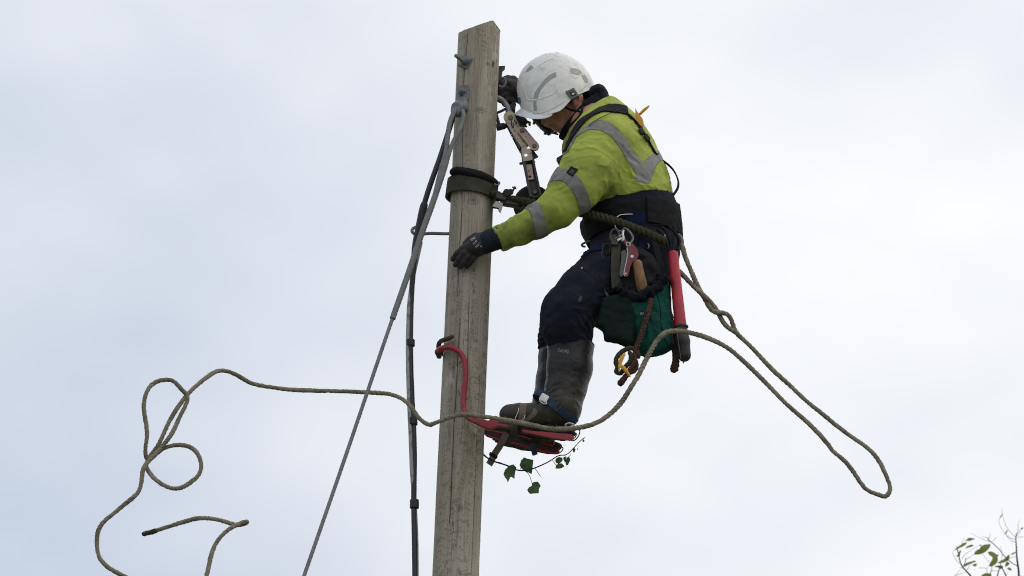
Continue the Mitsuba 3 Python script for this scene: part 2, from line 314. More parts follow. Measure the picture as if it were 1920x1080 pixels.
def ringband(c, ax, ry, w, t, y=0.0, up=None, n=64, a0=0, a1=360):
    """strap bent round something: centre (px), half axis in the upright plane (px), half axis in depth (m), width (px), thickness (m)"""
    C, A = P(c[0], c[1], y), dv(*ax)
    th = np.radians(np.linspace(a0, a1, n)); p = C + np.cos(th)[:, None] * A + np.sin(th)[:, None] * np.array([0, ry, 0])
    U = np.cross(A, [0, 1.0, 0]); U /= np.linalg.norm(U)
    nn = np.cos(th)[:, None] * A / (A @ A) + np.sin(th)[:, None] * np.array([0, 1.0, 0]) / ry; nn /= np.linalg.norm(nn, axis=1, keepdims=True)
    prof = [(-1, -1), (1, -1), (1, 1), (-1, 1)]
    v = np.stack([p + U * R(w) / 2 * a + nn * t / 2 * b for a, b in prof], 1)
    return skin_rings(v.reshape(-1, 3), n, 4)

# ---- rounded bodies and cloth: signed distance fields
def seg(a, b, ra, rb, k=1.0):
    a, b = np.asarray(a, float), np.asarray(b, float); S = np.array([1, k, 1.0]); ab = (b - a) * S; q = max(ab @ ab, 1e-12)
    def f(X):
        w = (X - a) * S; t = np.clip(w @ ab / q, 0, 1)
        return np.linalg.norm(w - t[:, None] * ab, axis=1) - (ra + t * (rb - ra))
    return f
def smin(a, b, k):
    h = np.clip(0.5 + 0.5 * (b - a) / k, 0, 1); return b * (1 - h) + a * h - k * h * (1 - h)
def chain(pts, k=1.0, s=0.012):
    """pts (px, py, y, r px): tapered, smoothly joined round bars"""
    W = PT(pts); fs = [seg(W[i], W[i + 1], R(pts[i][3]), R(pts[i + 1][3]), k) for i in range(len(pts) - 1)]
    def f(X):
        d = fs[0](X)
        for g in fs[1:]: d = smin(d, g(X), s)
        return d
    return f
def ball(c, rx, ry, rz, rot=0.0):
    """ellipsoid: world centre, half axes (m), turned by rot degrees in the upright plane"""
    c = np.asarray(c, float); a = math.radians(rot); ca, sa = math.cos(a), math.sin(a); r = np.array([rx, ry, rz])
    def f(X):
        w = X - c; q = np.stack([w[:, 0] * ca + w[:, 2] * sa, w[:, 1], -w[:, 0] * sa + w[:, 2] * ca], 1)
        k0 = np.linalg.norm(q / r, axis=1); k1 = np.linalg.norm(q / (r * r), axis=1)
        return k0 * (k0 - 1) / np.maximum(k1, 1e-9)
    return f
def union(k, *fs):
    def f(X):
        d = fs[0](X)
        for g in fs[1:]: d = smin(d, g(X), k)
        return d
    return f
def minus(f, *gs):
    def h(X):
        d = f(X)
        for g in gs: d = np.maximum(d, -g(X))
        return d
    return h
def both(f, *gs):
    def h(X):
        d = f(X)
        for g in gs: d = np.maximum(d, g(X))
        return d
    return h
def side(a, b, ya=0.0):
    """half space: negative on the right-hand side (as seen) when walking from a to b in the photograph"""
    A, B = P(a[0], a[1], ya), P(b[0], b[1], ya); d = (B - A)[[0, 2]]; d /= np.linalg.norm(d)
    return lambda X: -((X[:, 0] - A[0]) * d[1] - (X[:, 2] - A[2]) * d[0])
def sdf_mesh(f, lo, hi, h, blk=20):
    lo, hi = np.asarray(lo, float), np.asarray(hi, float); n = np.ceil((hi - lo) / h).astype(int) + 1
    val = np.full(n, 1.0, np.float32); ax = [lo[i] + np.arange(n[i]) * h for i in range(3)]
    half = blk * h * 0.87 + 0.02
    for i in range(0, n[0], blk):
        for j in range(0, n[1], blk):
            for k in range(0, n[2], blk):
                s = [ax[0][i:i + blk], ax[1][j:j + blk], ax[2][k:k + blk]]
                c = np.array([[q[len(q) // 2] for q in s]]); v = f(c)[0]
                if abs(v) > half: val[i:i + blk, j:j + blk, k:k + blk] = v; continue
                X = np.stack(np.meshgrid(*s, indexing='ij'), -1).reshape(-1, 3)
                val[i:i + blk, j:j + blk, k:k + blk] = f(X).reshape([len(q) for q in s])
    for a in range(3):
        e = [slice(None)] * 3
        for q in (0, -1):
            e[a] = q; val[tuple(e)] = np.maximum(val[tuple(e)], 1e-4)
    ins = val < 0; cn = n - 1
    cor = [(a, b, c) for a in (0, 1) for b in (0, 1) for c in (0, 1)]
    sl = lambda a, o: a[o[0]:o[0] + cn[0], o[1]:o[1] + cn[1], o[2]:o[2] + cn[2]]
    cnt = sum(sl(ins, o).astype(np.int8) for o in cor); act = (cnt > 0) & (cnt < 8)
    idx = np.argwhere(act); num = np.full(cn, -1, np.int64); num[act] = np.arange(len(idx))
    pos, w = np.zeros((len(idx), 3)), np.zeros(len(idx))
    V = {o: val[idx[:, 0] + o[0], idx[:, 1] + o[1], idx[:, 2] + o[2]] for o in cor}
    for o in cor:
        for a in range(3):
            if o[a]: continue
            q = tuple(o[i] + (i == a) for i in range(3)); v0, v1 = V[o], V[q]; m = (v0 < 0) != (v1 < 0)
            t = np.where(m, v0 / np.where(m, v0 - v1, 1), 0); e = np.array(o, float)[None] + t[:, None] * np.eye(3)[a]
            pos[m] += e[m]; w[m] += 1
    pos = (idx + pos / w[:, None]) * h + lo
    F = []
    for a in range(3):
        b, c = (a + 1) % 3, (a + 2) % 3
        s0 = [slice(1, -1)] * 3; s1 = [slice(1, -1)] * 3; s0[a], s1[a] = slice(0, -1), slice(1, None)
        A, B = ins[tuple(s0)], ins[tuple(s1)]
        e = np.argwhere(A != B); flip = A[tuple(e.T)]
        e = e + np.array([0 if i == a else 1 for i in range(3)])
        off = lambda db, dc: num[tuple((e - db * np.eye(3, dtype=int)[b] - dc * np.eye(3, dtype=int)[c]).T)]
        q = np.stack([off(0, 0), off(1, 0), off(1, 1), off(0, 1)], 1)
        q = np.where(flip[:, None], q, q[:, ::-1]); F.append(q)
    q = np.vstack(F); q = q[(q >= 0).all(1)]
    f3 = np.vstack([q[:, [0, 1, 2]], q[:, [0, 2, 3]]])
    return trimesh.Trimesh(pos, f3, process=False)
def vnormals(m):
    v, f = np.asarray(m.vertices), np.asarray(m.faces); n = np.zeros_like(v); fn = np.cross(v[f[:, 1]] - v[f[:, 0]], v[f[:, 2]] - v[f[:, 0]])
    for k in range(3): np.add.at(n, f[:, k], fn)
    return n / (np.linalg.norm(n, axis=1, keepdims=True) + 1e-20)
def relax(m, it=2):
    """light smoothing that keeps the volume"""
    from scipy.sparse import coo_matrix
    v, f = np.array(m.vertices, float), np.asarray(m.faces); n = len(v)
    i = np.concatenate([f[:, 0], f[:, 1], f[:, 2]]); j = np.concatenate([f[:, 1], f[:, 2], f[:, 0]])
    A = coo_matrix((np.ones(2 * len(i)), (np.r_[i, j], np.r_[j, i])), (n, n)).tocsr(); A.data[:] = 1
    dg = np.maximum(np.asarray(A.sum(1)).ravel(), 1)[:, None]
    for _ in range(it):
        for w in (0.5, -0.52): v = v + w * (A @ v / dg - v)
    return trimesh.Trimesh(v, f, process=False)
def smoothnp(a, b, x):
    t = np.clip((x - a) / (b - a), 0, 1); return t * t * (3 - 2 * t)
def folds(m, groups, fine=0.0, seed=0):
    """cloth folds: each group (px, py, y, reach px, fold direction deg, spacing px, height px)"""
    v, n = np.array(m.vertices), vnormals(m); d = np.zeros(len(v))
    for i, (px, py, y, reach, ang, lam, amp) in enumerate(groups):
        C = P(px, py, y); q = v - C; a = math.radians(ang); al = dv(math.cos(a), math.sin(a)); al /= np.linalg.norm(al)
        pe = np.cross(al, [0, 1.0, 0]); g = np.exp(-((q ** 2).sum(1)) / (2 * R(reach) ** 2))
        wob = 2.6 * (meshkit.fbm(v * 11 + i * 3.7, 2, seed + i) - 0.5) + 0.55 * (meshkit.noise(v * 34 + i, seed + i + 40) - 0.5)
        ph = (q @ pe) / R(lam * 1.25) + wob + 0.4 * q[:, 1] / R(lam)
        st = smoothnp(0.35, 0.75, meshkit.noise(np.stack([(q @ al) * 7, (q @ pe) * 14, q[:, 1] * 8], 1) + i * 7.3, seed + 9 + i))
        cr = 1 - np.abs(2 * (ph - np.floor(ph)) - 1)
        d += R(amp) * g * st * (np.clip(cr, 0, 1) ** 2.2 * 1.25 - 0.35)
    if fine: d += fine * (meshkit.fbm(v * 28, 3, seed + 77) - 0.5) * 2
    m.vertices = v + n * d[:, None]; return m
def solid(m):
    return manifold3d.Manifold(manifold3d.Mesh(vert_properties=np.asarray(m.vertices, np.float32), tri_verts=np.asarray(m.faces, np.uint32)))
def unsolid(M):
    q = M.to_mesh(); return trimesh.Trimesh(q.vert_properties[:, :3], q.tri_verts, process=False)
def prism(poly, y, y0, y1):
    g = Polygon([P(a, b, y)[[0, 2]] for a, b in poly]).buffer(0)
    m = trimesh.creation.extrude_polygon(g, y1 - y0, engine='earcut'); v = np.array(m.vertices)
    m.vertices = np.stack([v[:, 0], y1 - v[:, 2], v[:, 1]], 1); return m
def grown(m, d):
    g = m.copy(); g.vertices = np.asarray(m.vertices) + vnormals(m) * d; return g
def band(base, poly, y, y0, y1, off=0.003, inner=0.006):
    """strip of cloth lying on a garment: the garment's grown skin inside a measured outline"""
    out = solid(grown(base, off)) ^ solid(prism(poly, y, y0, y1))
    return unsolid(out)
_rays = {}
def hit(m, px, py):
    """points and normals where lines of sight measured at these places meet the surface"""
    if id(m) not in _rays: _rays[id(m)] = (trimesh.ray.ray_pyembree.RayMeshIntersector(m), vnormals(m), m)
    it, vn, _ = _rays[id(m)]
    px, py = np.atleast_1d(np.asarray(px, float)), np.atleast_1d(np.asarray(py, float))
    d = P(px, py, 0.0) - CAM; d /= np.linalg.norm(d, axis=1, keepdims=True)
    loc, ri, ti = it.intersects_location(CAM + d * 10, d, multiple_hits=False)
    pos, nor = np.full((len(px), 3), np.nan), np.full((len(px), 3), np.nan)
    if len(ri):
        pos[ri] = loc
        fv = np.asarray(m.vertices)[np.asarray(m.faces)[ti]]; bc = trimesh.triangles.points_to_barycentric(fv, loc)
        nn = (vn[np.asarray(m.faces)[ti]] * bc[:, :, None]).sum(1); nor[ri] = nn / (np.linalg.norm(nn, axis=1, keepdims=True) + 1e-12)
    return pos, nor
def patch(base, poly, off=0.0015, step=1.5, bury=0.002):
    """thin piece (badge, print, strap) laid on a surface inside a measured outline"""
    g = Polygon(poly).buffer(0); x0, y0, x1, y1 = g.bounds
    bnd = g.exterior; bp = [bnd.interpolate(t).coords[0] for t in np.arange(0, bnd.length, step)]
    gx, gy = np.meshgrid(np.arange(x0, x1, step), np.arange(y0, y1, step)); inner = g.buffer(-step * 0.6)
    ip = [(a, b) for a, b in zip(gx.ravel(), gy.ravel()) if inner.contains(Point(a, b))]
    q = np.array(bp + ip)
    from scipy.spatial import Delaunay
    tri = Delaunay(q).simplices; ce = q[tri].mean(1)
    tri = tri[[g.contains(Point(*c)) for c in ce]]
    pos, nor = hit(base, q[:, 0], q[:, 1])
    bad = np.isnan(pos[:, 0])
    tri = tri[~bad[tri].any(1)]
    e = pos[tri]; span = np.linalg.norm(e - np.roll(e, 1, 1), axis=2).max(1); tri = tri[span < R(step) * 7 + 0.01]
    if not len(tri): return None
    cc = trimesh.graph.connected_components(np.vstack([tri[:, [0, 1]], tri[:, [1, 2]]]), min_len=1)
    big = np.zeros(len(q), bool); big[max(cc, key=len)] = True; tri = tri[big[tri].all(1)]
    used = np.unique(tri); mp = np.full(len(q), -1); mp[used] = np.arange(len(used)); tri = mp[tri]; pos, nor = pos[used], nor[used]
    fn = np.cross(pos[tri[:, 1]] - pos[tri[:, 0]], pos[tri[:, 2]] - pos[tri[:, 0]]); fl = (fn * nor[tri[:, 0]]).sum(1) < 0
    tri[fl] = tri[fl][:, ::-1]
    ed = np.vstack([tri[:, [0, 1]], tri[:, [1, 2]], tri[:, [2, 0]]]); key = {tuple(x) for x in ed}
    be = np.array([x for x in key if (x[1], x[0]) not in key]); n = len(pos)
    sides = np.vstack([np.stack([be[:, 1], be[:, 0], be[:, 0] + n], 1), np.stack([be[:, 1], be[:, 0] + n, be[:, 1] + n], 1)])
    return trimesh.Trimesh(np.vstack([pos + nor * off, pos - nor * bury]), np.vstack([tri, tri[:, ::-1] + n, sides]), process=False)
def pillow(poly, y, depth, rr, step=2.5, lump=0.0, seed=0, back=1.0):
    """stuffed cloth piece: measured outline, half thickness (m), edge rounding (px)"""
    from scipy.spatial import Delaunay
    g = Polygon(poly).buffer(0); x0, y0, x1, y1 = g.bounds; b = g.exterior
    bp = [b.interpolate(t).coords[0] for t in np.linspace(0, b.length, max(8, int(b.length / step)), endpoint=False)]
    gx, gy = np.meshgrid(np.arange(x0, x1, step), np.arange(y0, y1, step)); inn = g.buffer(-step * 0.6)
    ip = [(p, q) for p, q in zip(gx.ravel(), gy.ravel()) if inn.contains(Point(p, q))]
    q = np.array(bp + ip); tri = Delaunay(q).simplices; tri = tri[[g.contains(Point(*c)) for c in q[tri].mean(1)]]
    d = np.array([b.distance(Point(*p)) for p in q]); d[:len(bp)] = 0
    h = depth * np.sqrt(1 - (1 - np.clip(d / rr, 0, 1)) ** 2)
    yy = np.broadcast_to(np.asarray(y(q[:, 0], q[:, 1]) if callable(y) else y, float), h.shape)
    base = P(q[:, 0], q[:, 1], yy); off = np.array([0, 1.0, 0])
    if lump: h = h * (1 + lump * 2 * (meshkit.fbm(base * 26, 3, seed) - 0.5))
    n = len(q); v = np.vstack([base - off * h[:, None], base + off * (h * back)[:, None]])
    e = np.vstack([tri[:, [0, 1]], tri[:, [1, 2]], tri[:, [2, 0]]]); key = {tuple(x) for x in e}
    f = [tri, tri[:, ::-1] + n]
    be = np.array([x for x in key if (x[1], x[0]) not in key])
    f += [np.stack([be[:, 1], be[:, 0], be[:, 0] + n], 1), np.stack([be[:, 1], be[:, 0] + n, be[:, 1] + n], 1)]
    m = trimesh.Trimesh(v, np.vstack(f), process=False); m.merge_vertices()
    m.update_faces(m.nondegenerate_faces())
    if m.volume < 0: m.invert()
    return m
def onsurf(base, pts, off=0.0, n=60):
    """a measured line laid on a surface: world points"""
    p = spline(np.asarray(pts, float), np.linalg.norm(np.diff(np.asarray(pts, float), axis=0), axis=1).sum() / n)
    pos, nor = hit(base, p[:, 0], p[:, 1]); ok = ~np.isnan(pos[:, 0]); return pos[ok] + nor[ok] * off
def lettering(text, a, b, base, height, off=0.001):
    """print on a surface, written from a to b (photograph pixels), letters 'height' px tall"""
    m = meshkit.text_mesh(text, 1.0, 0.2); v = np.array(m.vertices); L = v[:, 0].max()
    a, b = np.asarray(a, float), np.asarray(b, float); u = (b - a) / np.linalg.norm(b - a); w = np.array([u[1], -u[0]])
    k = np.linalg.norm(b - a) / L
    q = a + v[:, :1] * k * u + v[:, 1:2] * height * w
    pos, nor = hit(base, q[:, 0], q[:, 1]); ok = ~np.isnan(pos[:, 0])
    pos[~ok] = pos[ok][0] if ok.any() else 0; nor[~ok] = nor[ok][0] if ok.any() else 0
    m.vertices = pos + nor * (off * np.where(v[:, 2:] > 0.1, 1, -1)); return m

# ================================================================== the setting
gm = trimesh.creation.cylinder(radius=600, height=0.3, sections=96); gm.apply_translation([0, 0, -0.15])
obj('ground', gm, 'grass_ground', smooth=False, kind='structure')

# ---------------------------------------------------------------- wooden pole
pole = thing('utility_pole', 'tall weathered grey wooden pole with a slanted top and long drying cracks', 'utility pole')
AX0, AX1 = P(899, 55), P(854, 1080)                               # axis, measured at two heights
def pole_axis(z):
    t = (np.asarray(z, float) - AX0[2]) / (AX1[2] - AX0[2]); return AX0[0] + (AX1[0] - AX0[0]) * t, R(39.5 + 3.2 * t)
CRACKS = [([(877, 62), (871, 125), (868, 170), (866, 235), (866, 300), (866, 380), (864, 430), (859, 480), (858, 560)], 4.2, 0.0017),
          ([(863, 600), (859, 660), (855, 740), (851, 800), (848, 860), (846, 920), (843, 985)], 4.2, 0.0015),
          ([(893, 120), (892, 260), (888, 330)], 1.6, 0.0010), ([(915, 62), (914, 150), (911, 240)], 1.6, 0.0009),
          ([(880, 560), (876, 700), (872, 800)], 2.0, 0.0010), ([(899, 700), (893, 850), (888, 980), (884, 1075)], 1.8, 0.0009),
          ([(841, 500), (836, 640), (831, 760), (826, 880)], 1.8, 0.0010), ([(852, 930), (848, 1000), (845, 1080)], 2.0, 0.0010),
          ([(908, 300), (905, 420), (903, 520)], 1.6, 0.0009), ([(925, 110), (923, 150), (921, 200)], 1.4, 0.0008)]
def theta_of(px, py):
    q = P(px, py, -0.07); cx, r = pole_axis(q[2]); return math.atan2(-math.sqrt(max(r * r - (q[0] - cx) ** 2, 1e-6)), q[0] - cx), q[2]
KN = [(901, 208, 9, 5), (888, 378, 9, 7), (911, 984, 5, 4), (915, 120, 4, 3), (897, 930, 3, 2), (906, 450, 3, 3), (908, 1004, 2, 3), (899, 1068, 3, 4), (880, 1076, 4, 2), (850, 690, 3, 5), (893, 640, 4, 3), (912, 330, 3, 4)]
KNOTS = [(theta_of(a, b), R(c), R(d)) for a, b, c, d in KN]
def np_noise1(a, b):
    """the same wavering as mikit.noise(a, b) gives the shade painted in the cracks"""
    return np.array(noise(mi.Float(np.ascontiguousarray(a.ravel(), np.float32)), b, 0)).reshape(a.shape)
def pole_mesh():
    zt = P(925, 40, 0)[2] + 0.045; zb = P(854, 1100)[2]
    zs = np.r_[np.linspace(0.0, zb, 14)[:-1], np.arange(zb, zt, 0.0042)]
    th = -math.pi / 2 + np.linspace(-math.pi, math.pi, 361)
    Z, TH = np.meshgrid(zs, th, indexing='ij')
    cx, r = pole_axis(Z)
    S = np.stack([np.cos(TH) * 14, np.sin(TH) * 14, Z * 0.9], -1)
    rad = r + 0.0050 * (meshkit.fbm(np.stack([np.cos(TH) * 1.5, np.sin(TH) * 1.5, Z * 1.2], -1), 3, 2) - 0.5) + 0.0016 * (meshkit.fbm(S, 3, 4) - 0.5)
    rad = rad - 0.0010 * np.clip(meshkit.noise(np.stack([np.cos(TH) * 42, np.sin(TH) * 42, Z * 1.6], -1), 6) - 0.66, 0, 1) / 0.34
    for path, depth, wid in CRACKS:
        tz = np.array([theta_of(*q) for q in path]); o = np.argsort(tz[:, 1])
        tc = np.interp(Z, tz[o, 1], tz[o, 0]) + (0.0016 * (np_noise1(Z * 14, 0.5) - 0.5) + 0.0010 * (np_noise1(Z * 60, 3.5) - 0.5)) / 0.088
        ends = smoothnp(tz[:, 1].min(), tz[:, 1].min() + 0.08, Z) * (1 - smoothnp(tz[:, 1].max() - 0.06, tz[:, 1].max(), Z))
        dd = (TH - tc + math.pi) % (2 * math.pi) - math.pi
        rad = rad - depth * 0.001 * ends * np.exp(-(dd * r / wid) ** 2) * 1.4
    for (t0, z0), a, b in KNOTS:
        dd = (TH - t0 + math.pi) % (2 * math.pi) - math.pi
        q = (dd * r / a) ** 2 + ((Z - z0) / b) ** 2
        rad = rad + 0.0012 * np.exp(-q / 1.5) - 0.0022 * np.exp(-q * 5)
    t0, z0 = theta_of(925, 118)                                    # an old bolt hole
    dd = (TH - t0 + math.pi) % (2 * math.pi) - math.pi
    rad = rad - 0.03 * np.exp(-((dd * r / R(3.0)) ** 2 + ((Z - z0) / R(5.2)) ** 2) ** 2)
    X, Y = cx + rad * np.cos(TH), rad * np.sin(TH)
    pa, pb, pc = P(859, 62, 0), P(924.5, 40, 0), P(939, 59, 0); rise = Y * math.tan(PITCH)
    top = np.minimum(pa[2] + (X - pa[0]) * (pb[2] - pa[2]) / (pb[0] - pa[0]), pb[2] + (X - pb[0]) * (pc[2] - pb[2]) / (pc[0] - pb[0])) + rise
    top = top + 0.0025 * (meshkit.noise(np.stack([X * 90, Y * 90, Z * 0], -1), 1) - 0.5)
    Zc = np.minimum(Z, top)
    v = np.stack([X, Y, Zc], -1); nr, nc = Z.shape
    uv = np.stack([(TH + math.pi / 2) * 0.088, Zc], -1).reshape(-1, 2)
    i, j = np.meshgrid(np.arange(nr - 1), np.arange(nc - 1), indexing='ij'); a = i * nc + j
    f = np.vstack([np.stack([a, a + 1, a + nc + 1], -1).reshape(-1, 3), np.stack([a, a + nc + 1, a + nc], -1).reshape(-1, 3)])
    v = v.reshape(-1, 3); ar = np.linalg.norm(np.cross(v[f[:, 1]] - v[f[:, 0]], v[f[:, 2]] - v[f[:, 0]]), axis=1); f = f[ar > 1e-12]
    return trimesh.Trimesh(v, f, process=False), uv
def m_pole(p, n, uv):
    u, z = uv.x, uv.y
    big = fbm(u * 22 + 3, z * 1.6, 0, 3)
    grain = fbm(u * 520, z * 7, 0, 3)
    fine = noise(u * 1300, z * 14)
    chat = smoothstep(0.50, 0.74, noise(u * 75 + 3.0 * noise(u * 40, z * 30), z * 150 + 2.0 * noise(u * 90, z * 22))) * smoothstep(0.42, 0.62, fbm(u * 34 + 7, z * 2.3, 0, 3))
    c = mix((0.292, 0.248, 0.194), (0.385, 0.342, 0.283), smoothstep(0.25, 0.75, big))
    c = mix(c, (0.255, 0.235, 0.150), 0.55 * smoothstep(0.50, 0.70, fbm(u * 30 + 11, z * 2.2 + 4, 0, 3)))      # green algae
    c = mix(c, (0.235, 0.170, 0.115), 0.5 * smoothstep(0.54, 0.72, fbm(u * 48 + 31, z * 2.8 + 9, 0, 3)))      # rusty streaks
    c = mix(c, (0.150, 0.124, 0.097), 0.5 * smoothstep(0.52, 0.76, grain))
    c = mix(c, (0.155, 0.130, 0.102), 0.55 * chat)
    c = mix(c, (0.46, 0.43, 0.385), 0.4 * smoothstep(0.58, 0.85, fine))
    c = mix(c, (0.47, 0.45, 0.395), 0.55 * smoothstep(0.60, 0.72, fbm(u * 70, z * 26, 0, 4)) * smoothstep(0.4, 0.65, fbm(u * 12, z * 4 + 3, 0, 2)))   # lichen
    c = mix(c, (0.09, 0.072, 0.058), 0.6 * smoothstep(0.86, 0.90, noise(u * 150 + 5, z * 34)) * smoothstep(0.5, 0.6, noise(u * 16, z * 3 + 2)))     # insect holes
    for (t0, z0), a, b in KNOTS:
        q = dr.square((u - (t0 + math.pi / 2) * 0.088) / a) + dr.square((z - z0) / b)
        c = mix(c, (0.06, 0.045, 0.035), 0.7 * dr.exp(-q * 2.2) + 0.3 * dr.exp(-dr.square(q - 1.4) * 3))
    for q in CRACK_LINES:                                            # dark inside of the open drying cracks, shade put into the colour
        for (u0, z0), (u1, z1) in zip(q[:-1], q[1:]):
            uc = u0 + (z - z0) * ((u1 - u0) / (z1 - z0)) + 0.0016 * (noise(z * 14, 0.5, 0) - 0.5) + 0.0010 * (noise(z * 60, 3.5, 0) - 0.5)
            on = dr.select((z <= z0) & (z > z1), mi.Float(1), mi.Float(0))
            c = mix(c, (0.030, 0.024, 0.020), on * 0.9 * dr.exp(-dr.square((u - uc) / 0.0013)))
    return c
CRACK_LINES = [[((theta_of(*q)[0] + math.pi / 2) * 0.088, theta_of(*q)[1]) for q in CRACKS[k][0]] for k in (0, 1, 4, 5)]
bsdf('pole_wood', m_pole, 0.88, lambda p, n, uv: 0.6 * fbm(uv.x * 520, uv.y * 7, 0, 3) + 0.45 * noise(uv.x * 75 + 3.0 * noise(uv.x * 40, uv.y * 30), uv.y * 150 + 2.0 * noise(uv.x * 90, uv.y * 22)), 0.0034)
pm, puv = pole_mesh()
obj('shaft', pm, 'pole_wood', pole, smooth=True, uv=puv)
def on_pole(px, py): return hit(pm, [px], [py])[0][0]
# old through bolt with its square washer
a = on_pole(873, 117); nb = np.array([-0.42, -0.9, 0.1]); nb /= np.linalg.norm(nb)
bl = obj('through_bolt', cyl(a + nb * 0.0, P(854, 104, a[1] - 0.062), R(4.2), R(3.6), ns=16), 'galvanised', pole)
def facing_plate(c, n, hx, hy, t, rot=0.0, bev=0.0012):
    n = np.asarray(n, float) / np.linalg.norm(n); x = np.cross(n, [0, 0, 1.0]); x /= np.linalg.norm(x); y = np.cross(x, n)
    r = math.radians(rot); x, y = x * math.cos(r) + y * math.sin(r), -x * math.sin(r) + y * math.cos(r); pts = []
    for sx in (-1, 1):
        for sy in (-1, 1):
            pts += [c + x * sx * (hx - bev) + y * sy * (hy - bev) + n * t, c + x * sx * hx + y * sy * hy + n * (t - bev), c + x * sx * hx + y * sy * hy - n * 0.002]
    return hull(pts)
obj('square_washer', facing_plate(a, nb, R(11.5), R(11.5), 0.006, 27), 'galvanised', bl)
obj('nut', cyl(a + nb * 0.006, a + nb * 0.024, R(7.5), ns=6), 'galvanised', bl)
# stay bracket bolted on below it
b0 = on_pole(868, 174); nb2 = np.array([-0.38, -0.92, 0.0]); nb2 /= np.linalg.norm(nb2)
br = obj('stay_bracket', patch(pm, [(859, 168), (864, 161), (878, 160), (881.5, 168), (880, 186), (873, 202), (862, 206), (857, 198), (858.5, 182)], 0.007, 1.5), 'galvanised', pole)
obj('nut', cyl(b0 + nb2 * 0.004, b0 + nb2 * 0.020, R(8), ns=6), 'galvanised', br)
obj('bolt_end', cyl(b0 + nb2 * 0.018, b0 + nb2 * 0.028, R(4.6), ns=14), 'galvanised', br)
th_sd = both(union(0.008, chain([(866, 190, b0[1] - 0.010, 7), (859, 202, b0[1] - 0.03, 12), (857, 209, b0[1] - 0.035, 12)]), chain([(872, 190, b0[1] - 0.008, 7), (869, 204, b0[1] - 0.02, 9)])), side((890, 212), (840, 222), b0[1] - 0.04))
tm = sdf_mesh(th_sd, P(838, 235, 0.0) - [0, 0.2, 0], P(890, 170, 0.0) + [0, 0.02, 0.02], 0.0025)
obj('thimble_cover', tm, 'galvanised', br, smooth=True)
# cable hook screwed into the left side
hk = tube([(846, 437.5, 0.0), (825, 438, 0.0), (800, 438, -0.004), (787, 440, -0.012), (776, 438, -0.014), (772.5, 432, -0.008), (778, 426.5, 0.004), (790, 424.5, 0.016), (798, 426, 0.02)], R(3.0), 0.004, 12)
obj('cable_hook', hk, 'galvanised', pole, smooth=True)
# fittings on the right side, behind the worker's far hand
fy = 0.05
br2 = obj('angle_bracket', cat([plate([(930, 127), (947, 126), (946, 129), (942, 132), (940, 150), (936, 158), (930, 158)], fy, 0.03)]), 'dark_steel', pole)
obj('hook_ring', tube([(936, 152, fy - 0.03), (944, 146, fy - 0.04), (948, 152, fy - 0.045), (944, 162, fy - 0.045), (936, 160, fy - 0.04)], R(2.4), 0.003, 10), 'galvanised', br2, smooth=True)
obj('conduit', tube([(926, 182, 0.03), (934, 183, 0.028), (943, 188, 0.028), (950, 197, 0.03), (955, 208, 0.03), (957, 218, 0.035)], R(4.3), 0.003, 14), 'cable_grey', pole, smooth=True)
obj('strut', tube([(926, 214, 0.045), (936, 210, 0.045), (948, 204, 0.045), (958, 196, 0.05)], R(2.6), 0.004, 10), 'dark_steel', pole, smooth=True)
kb = obj('clamp_arm', tube([(927, 206, 0.05), (931, 217, 0.05), (934, 228, 0.05), (937, 238, 0.05)], R(3.2), 0.004, 10), 'dark_steel', pole, smooth=True)
obj('clamp_knob', cat([cyl(P(931, 239, 0.05), P(947, 236, 0.05), R(7.2), R(6.2), ns=14), cyl(P(945, 236.5, 0.05), P(950, 235.5, 0.05), R(4.5), ns=10)]), 'black_rubber', kb)
hs = obj('hanging_strap', ribbon([(966, 150, 0.10), (964, 175, 0.10), (960, 195, 0.09), (957, 212, 0.075)], R(9), 0.003, (1, 0, 0.1)), 'olive_webbing', pole)
obj('lashing', sdf_mesh(union(0.01, chain([(962, 196, 0.07, 6), (957, 208, 0.06, 8), (953, 214, 0.05, 6)])), P(940, 225, 0) - 0.02, P(975, 185, 0.12) + 0.02, 0.003), 'black_rubber', pole, smooth=True)

# ---------------------------------------------------------------- stay wire, service cable
stay = thing('stay_wire', 'twisted galvanised stay wire running from the pole bracket down to the left', 'wire')
W0 = P(735, 600, -0.14); W1 = P(570, 1080, -0.20)
wd = (W1 - W0) / (W1[2] - W0[2]); ANCH = W1 + wd * (0.15 - W1[2])
leg_l = PT([(853, 205, -0.115), (849, 215, -0.116), (843, 232, -0.118), (839, 262, -0.118), (836, 285, -0.118), (826, 318, -0.12)])
leg_r = PT([(866, 206, -0.112), (869, 216, -0.116), (868, 224, -0.118), (861, 244, -0.122), (851, 264, -0.124), (843, 284, -0.124), (832, 318, -0.124)])
low = PT([(808, 390, -0.122), (790, 440, -0.126), (770, 500, -0.13), (735, 600, -0.14), (660, 820, -0.166), (570, 1080, -0.20)])
m, uvw = tube(np.vstack([leg_l, low, ANCH[None]]), R(3.7), 0.006, 18, lobes=6, pitch=0.11, amp=0.22, world=True, uvs=True)
obj('strand', m, 'wire_steel', stay, smooth=True)
grip_pts = np.vstack([leg_r, PT([(808, 390, -0.123), (790, 440, -0.127), (770, 500, -0.131), (741, 583, -0.139), (736, 598, -0.14)])])
def grip(path, r0, hand=1):
    p = spline(path, 0.004); s = np.linspace(0, 1, len(p))
    merged = smoothnp(0.20, 0.30, s); p4 = np.hstack([p, (r0 + merged * R(1.7) * (1 - 0.25 * s))[:, None]])
    return p4
g4 = grip(grip_pts, R(4.4))
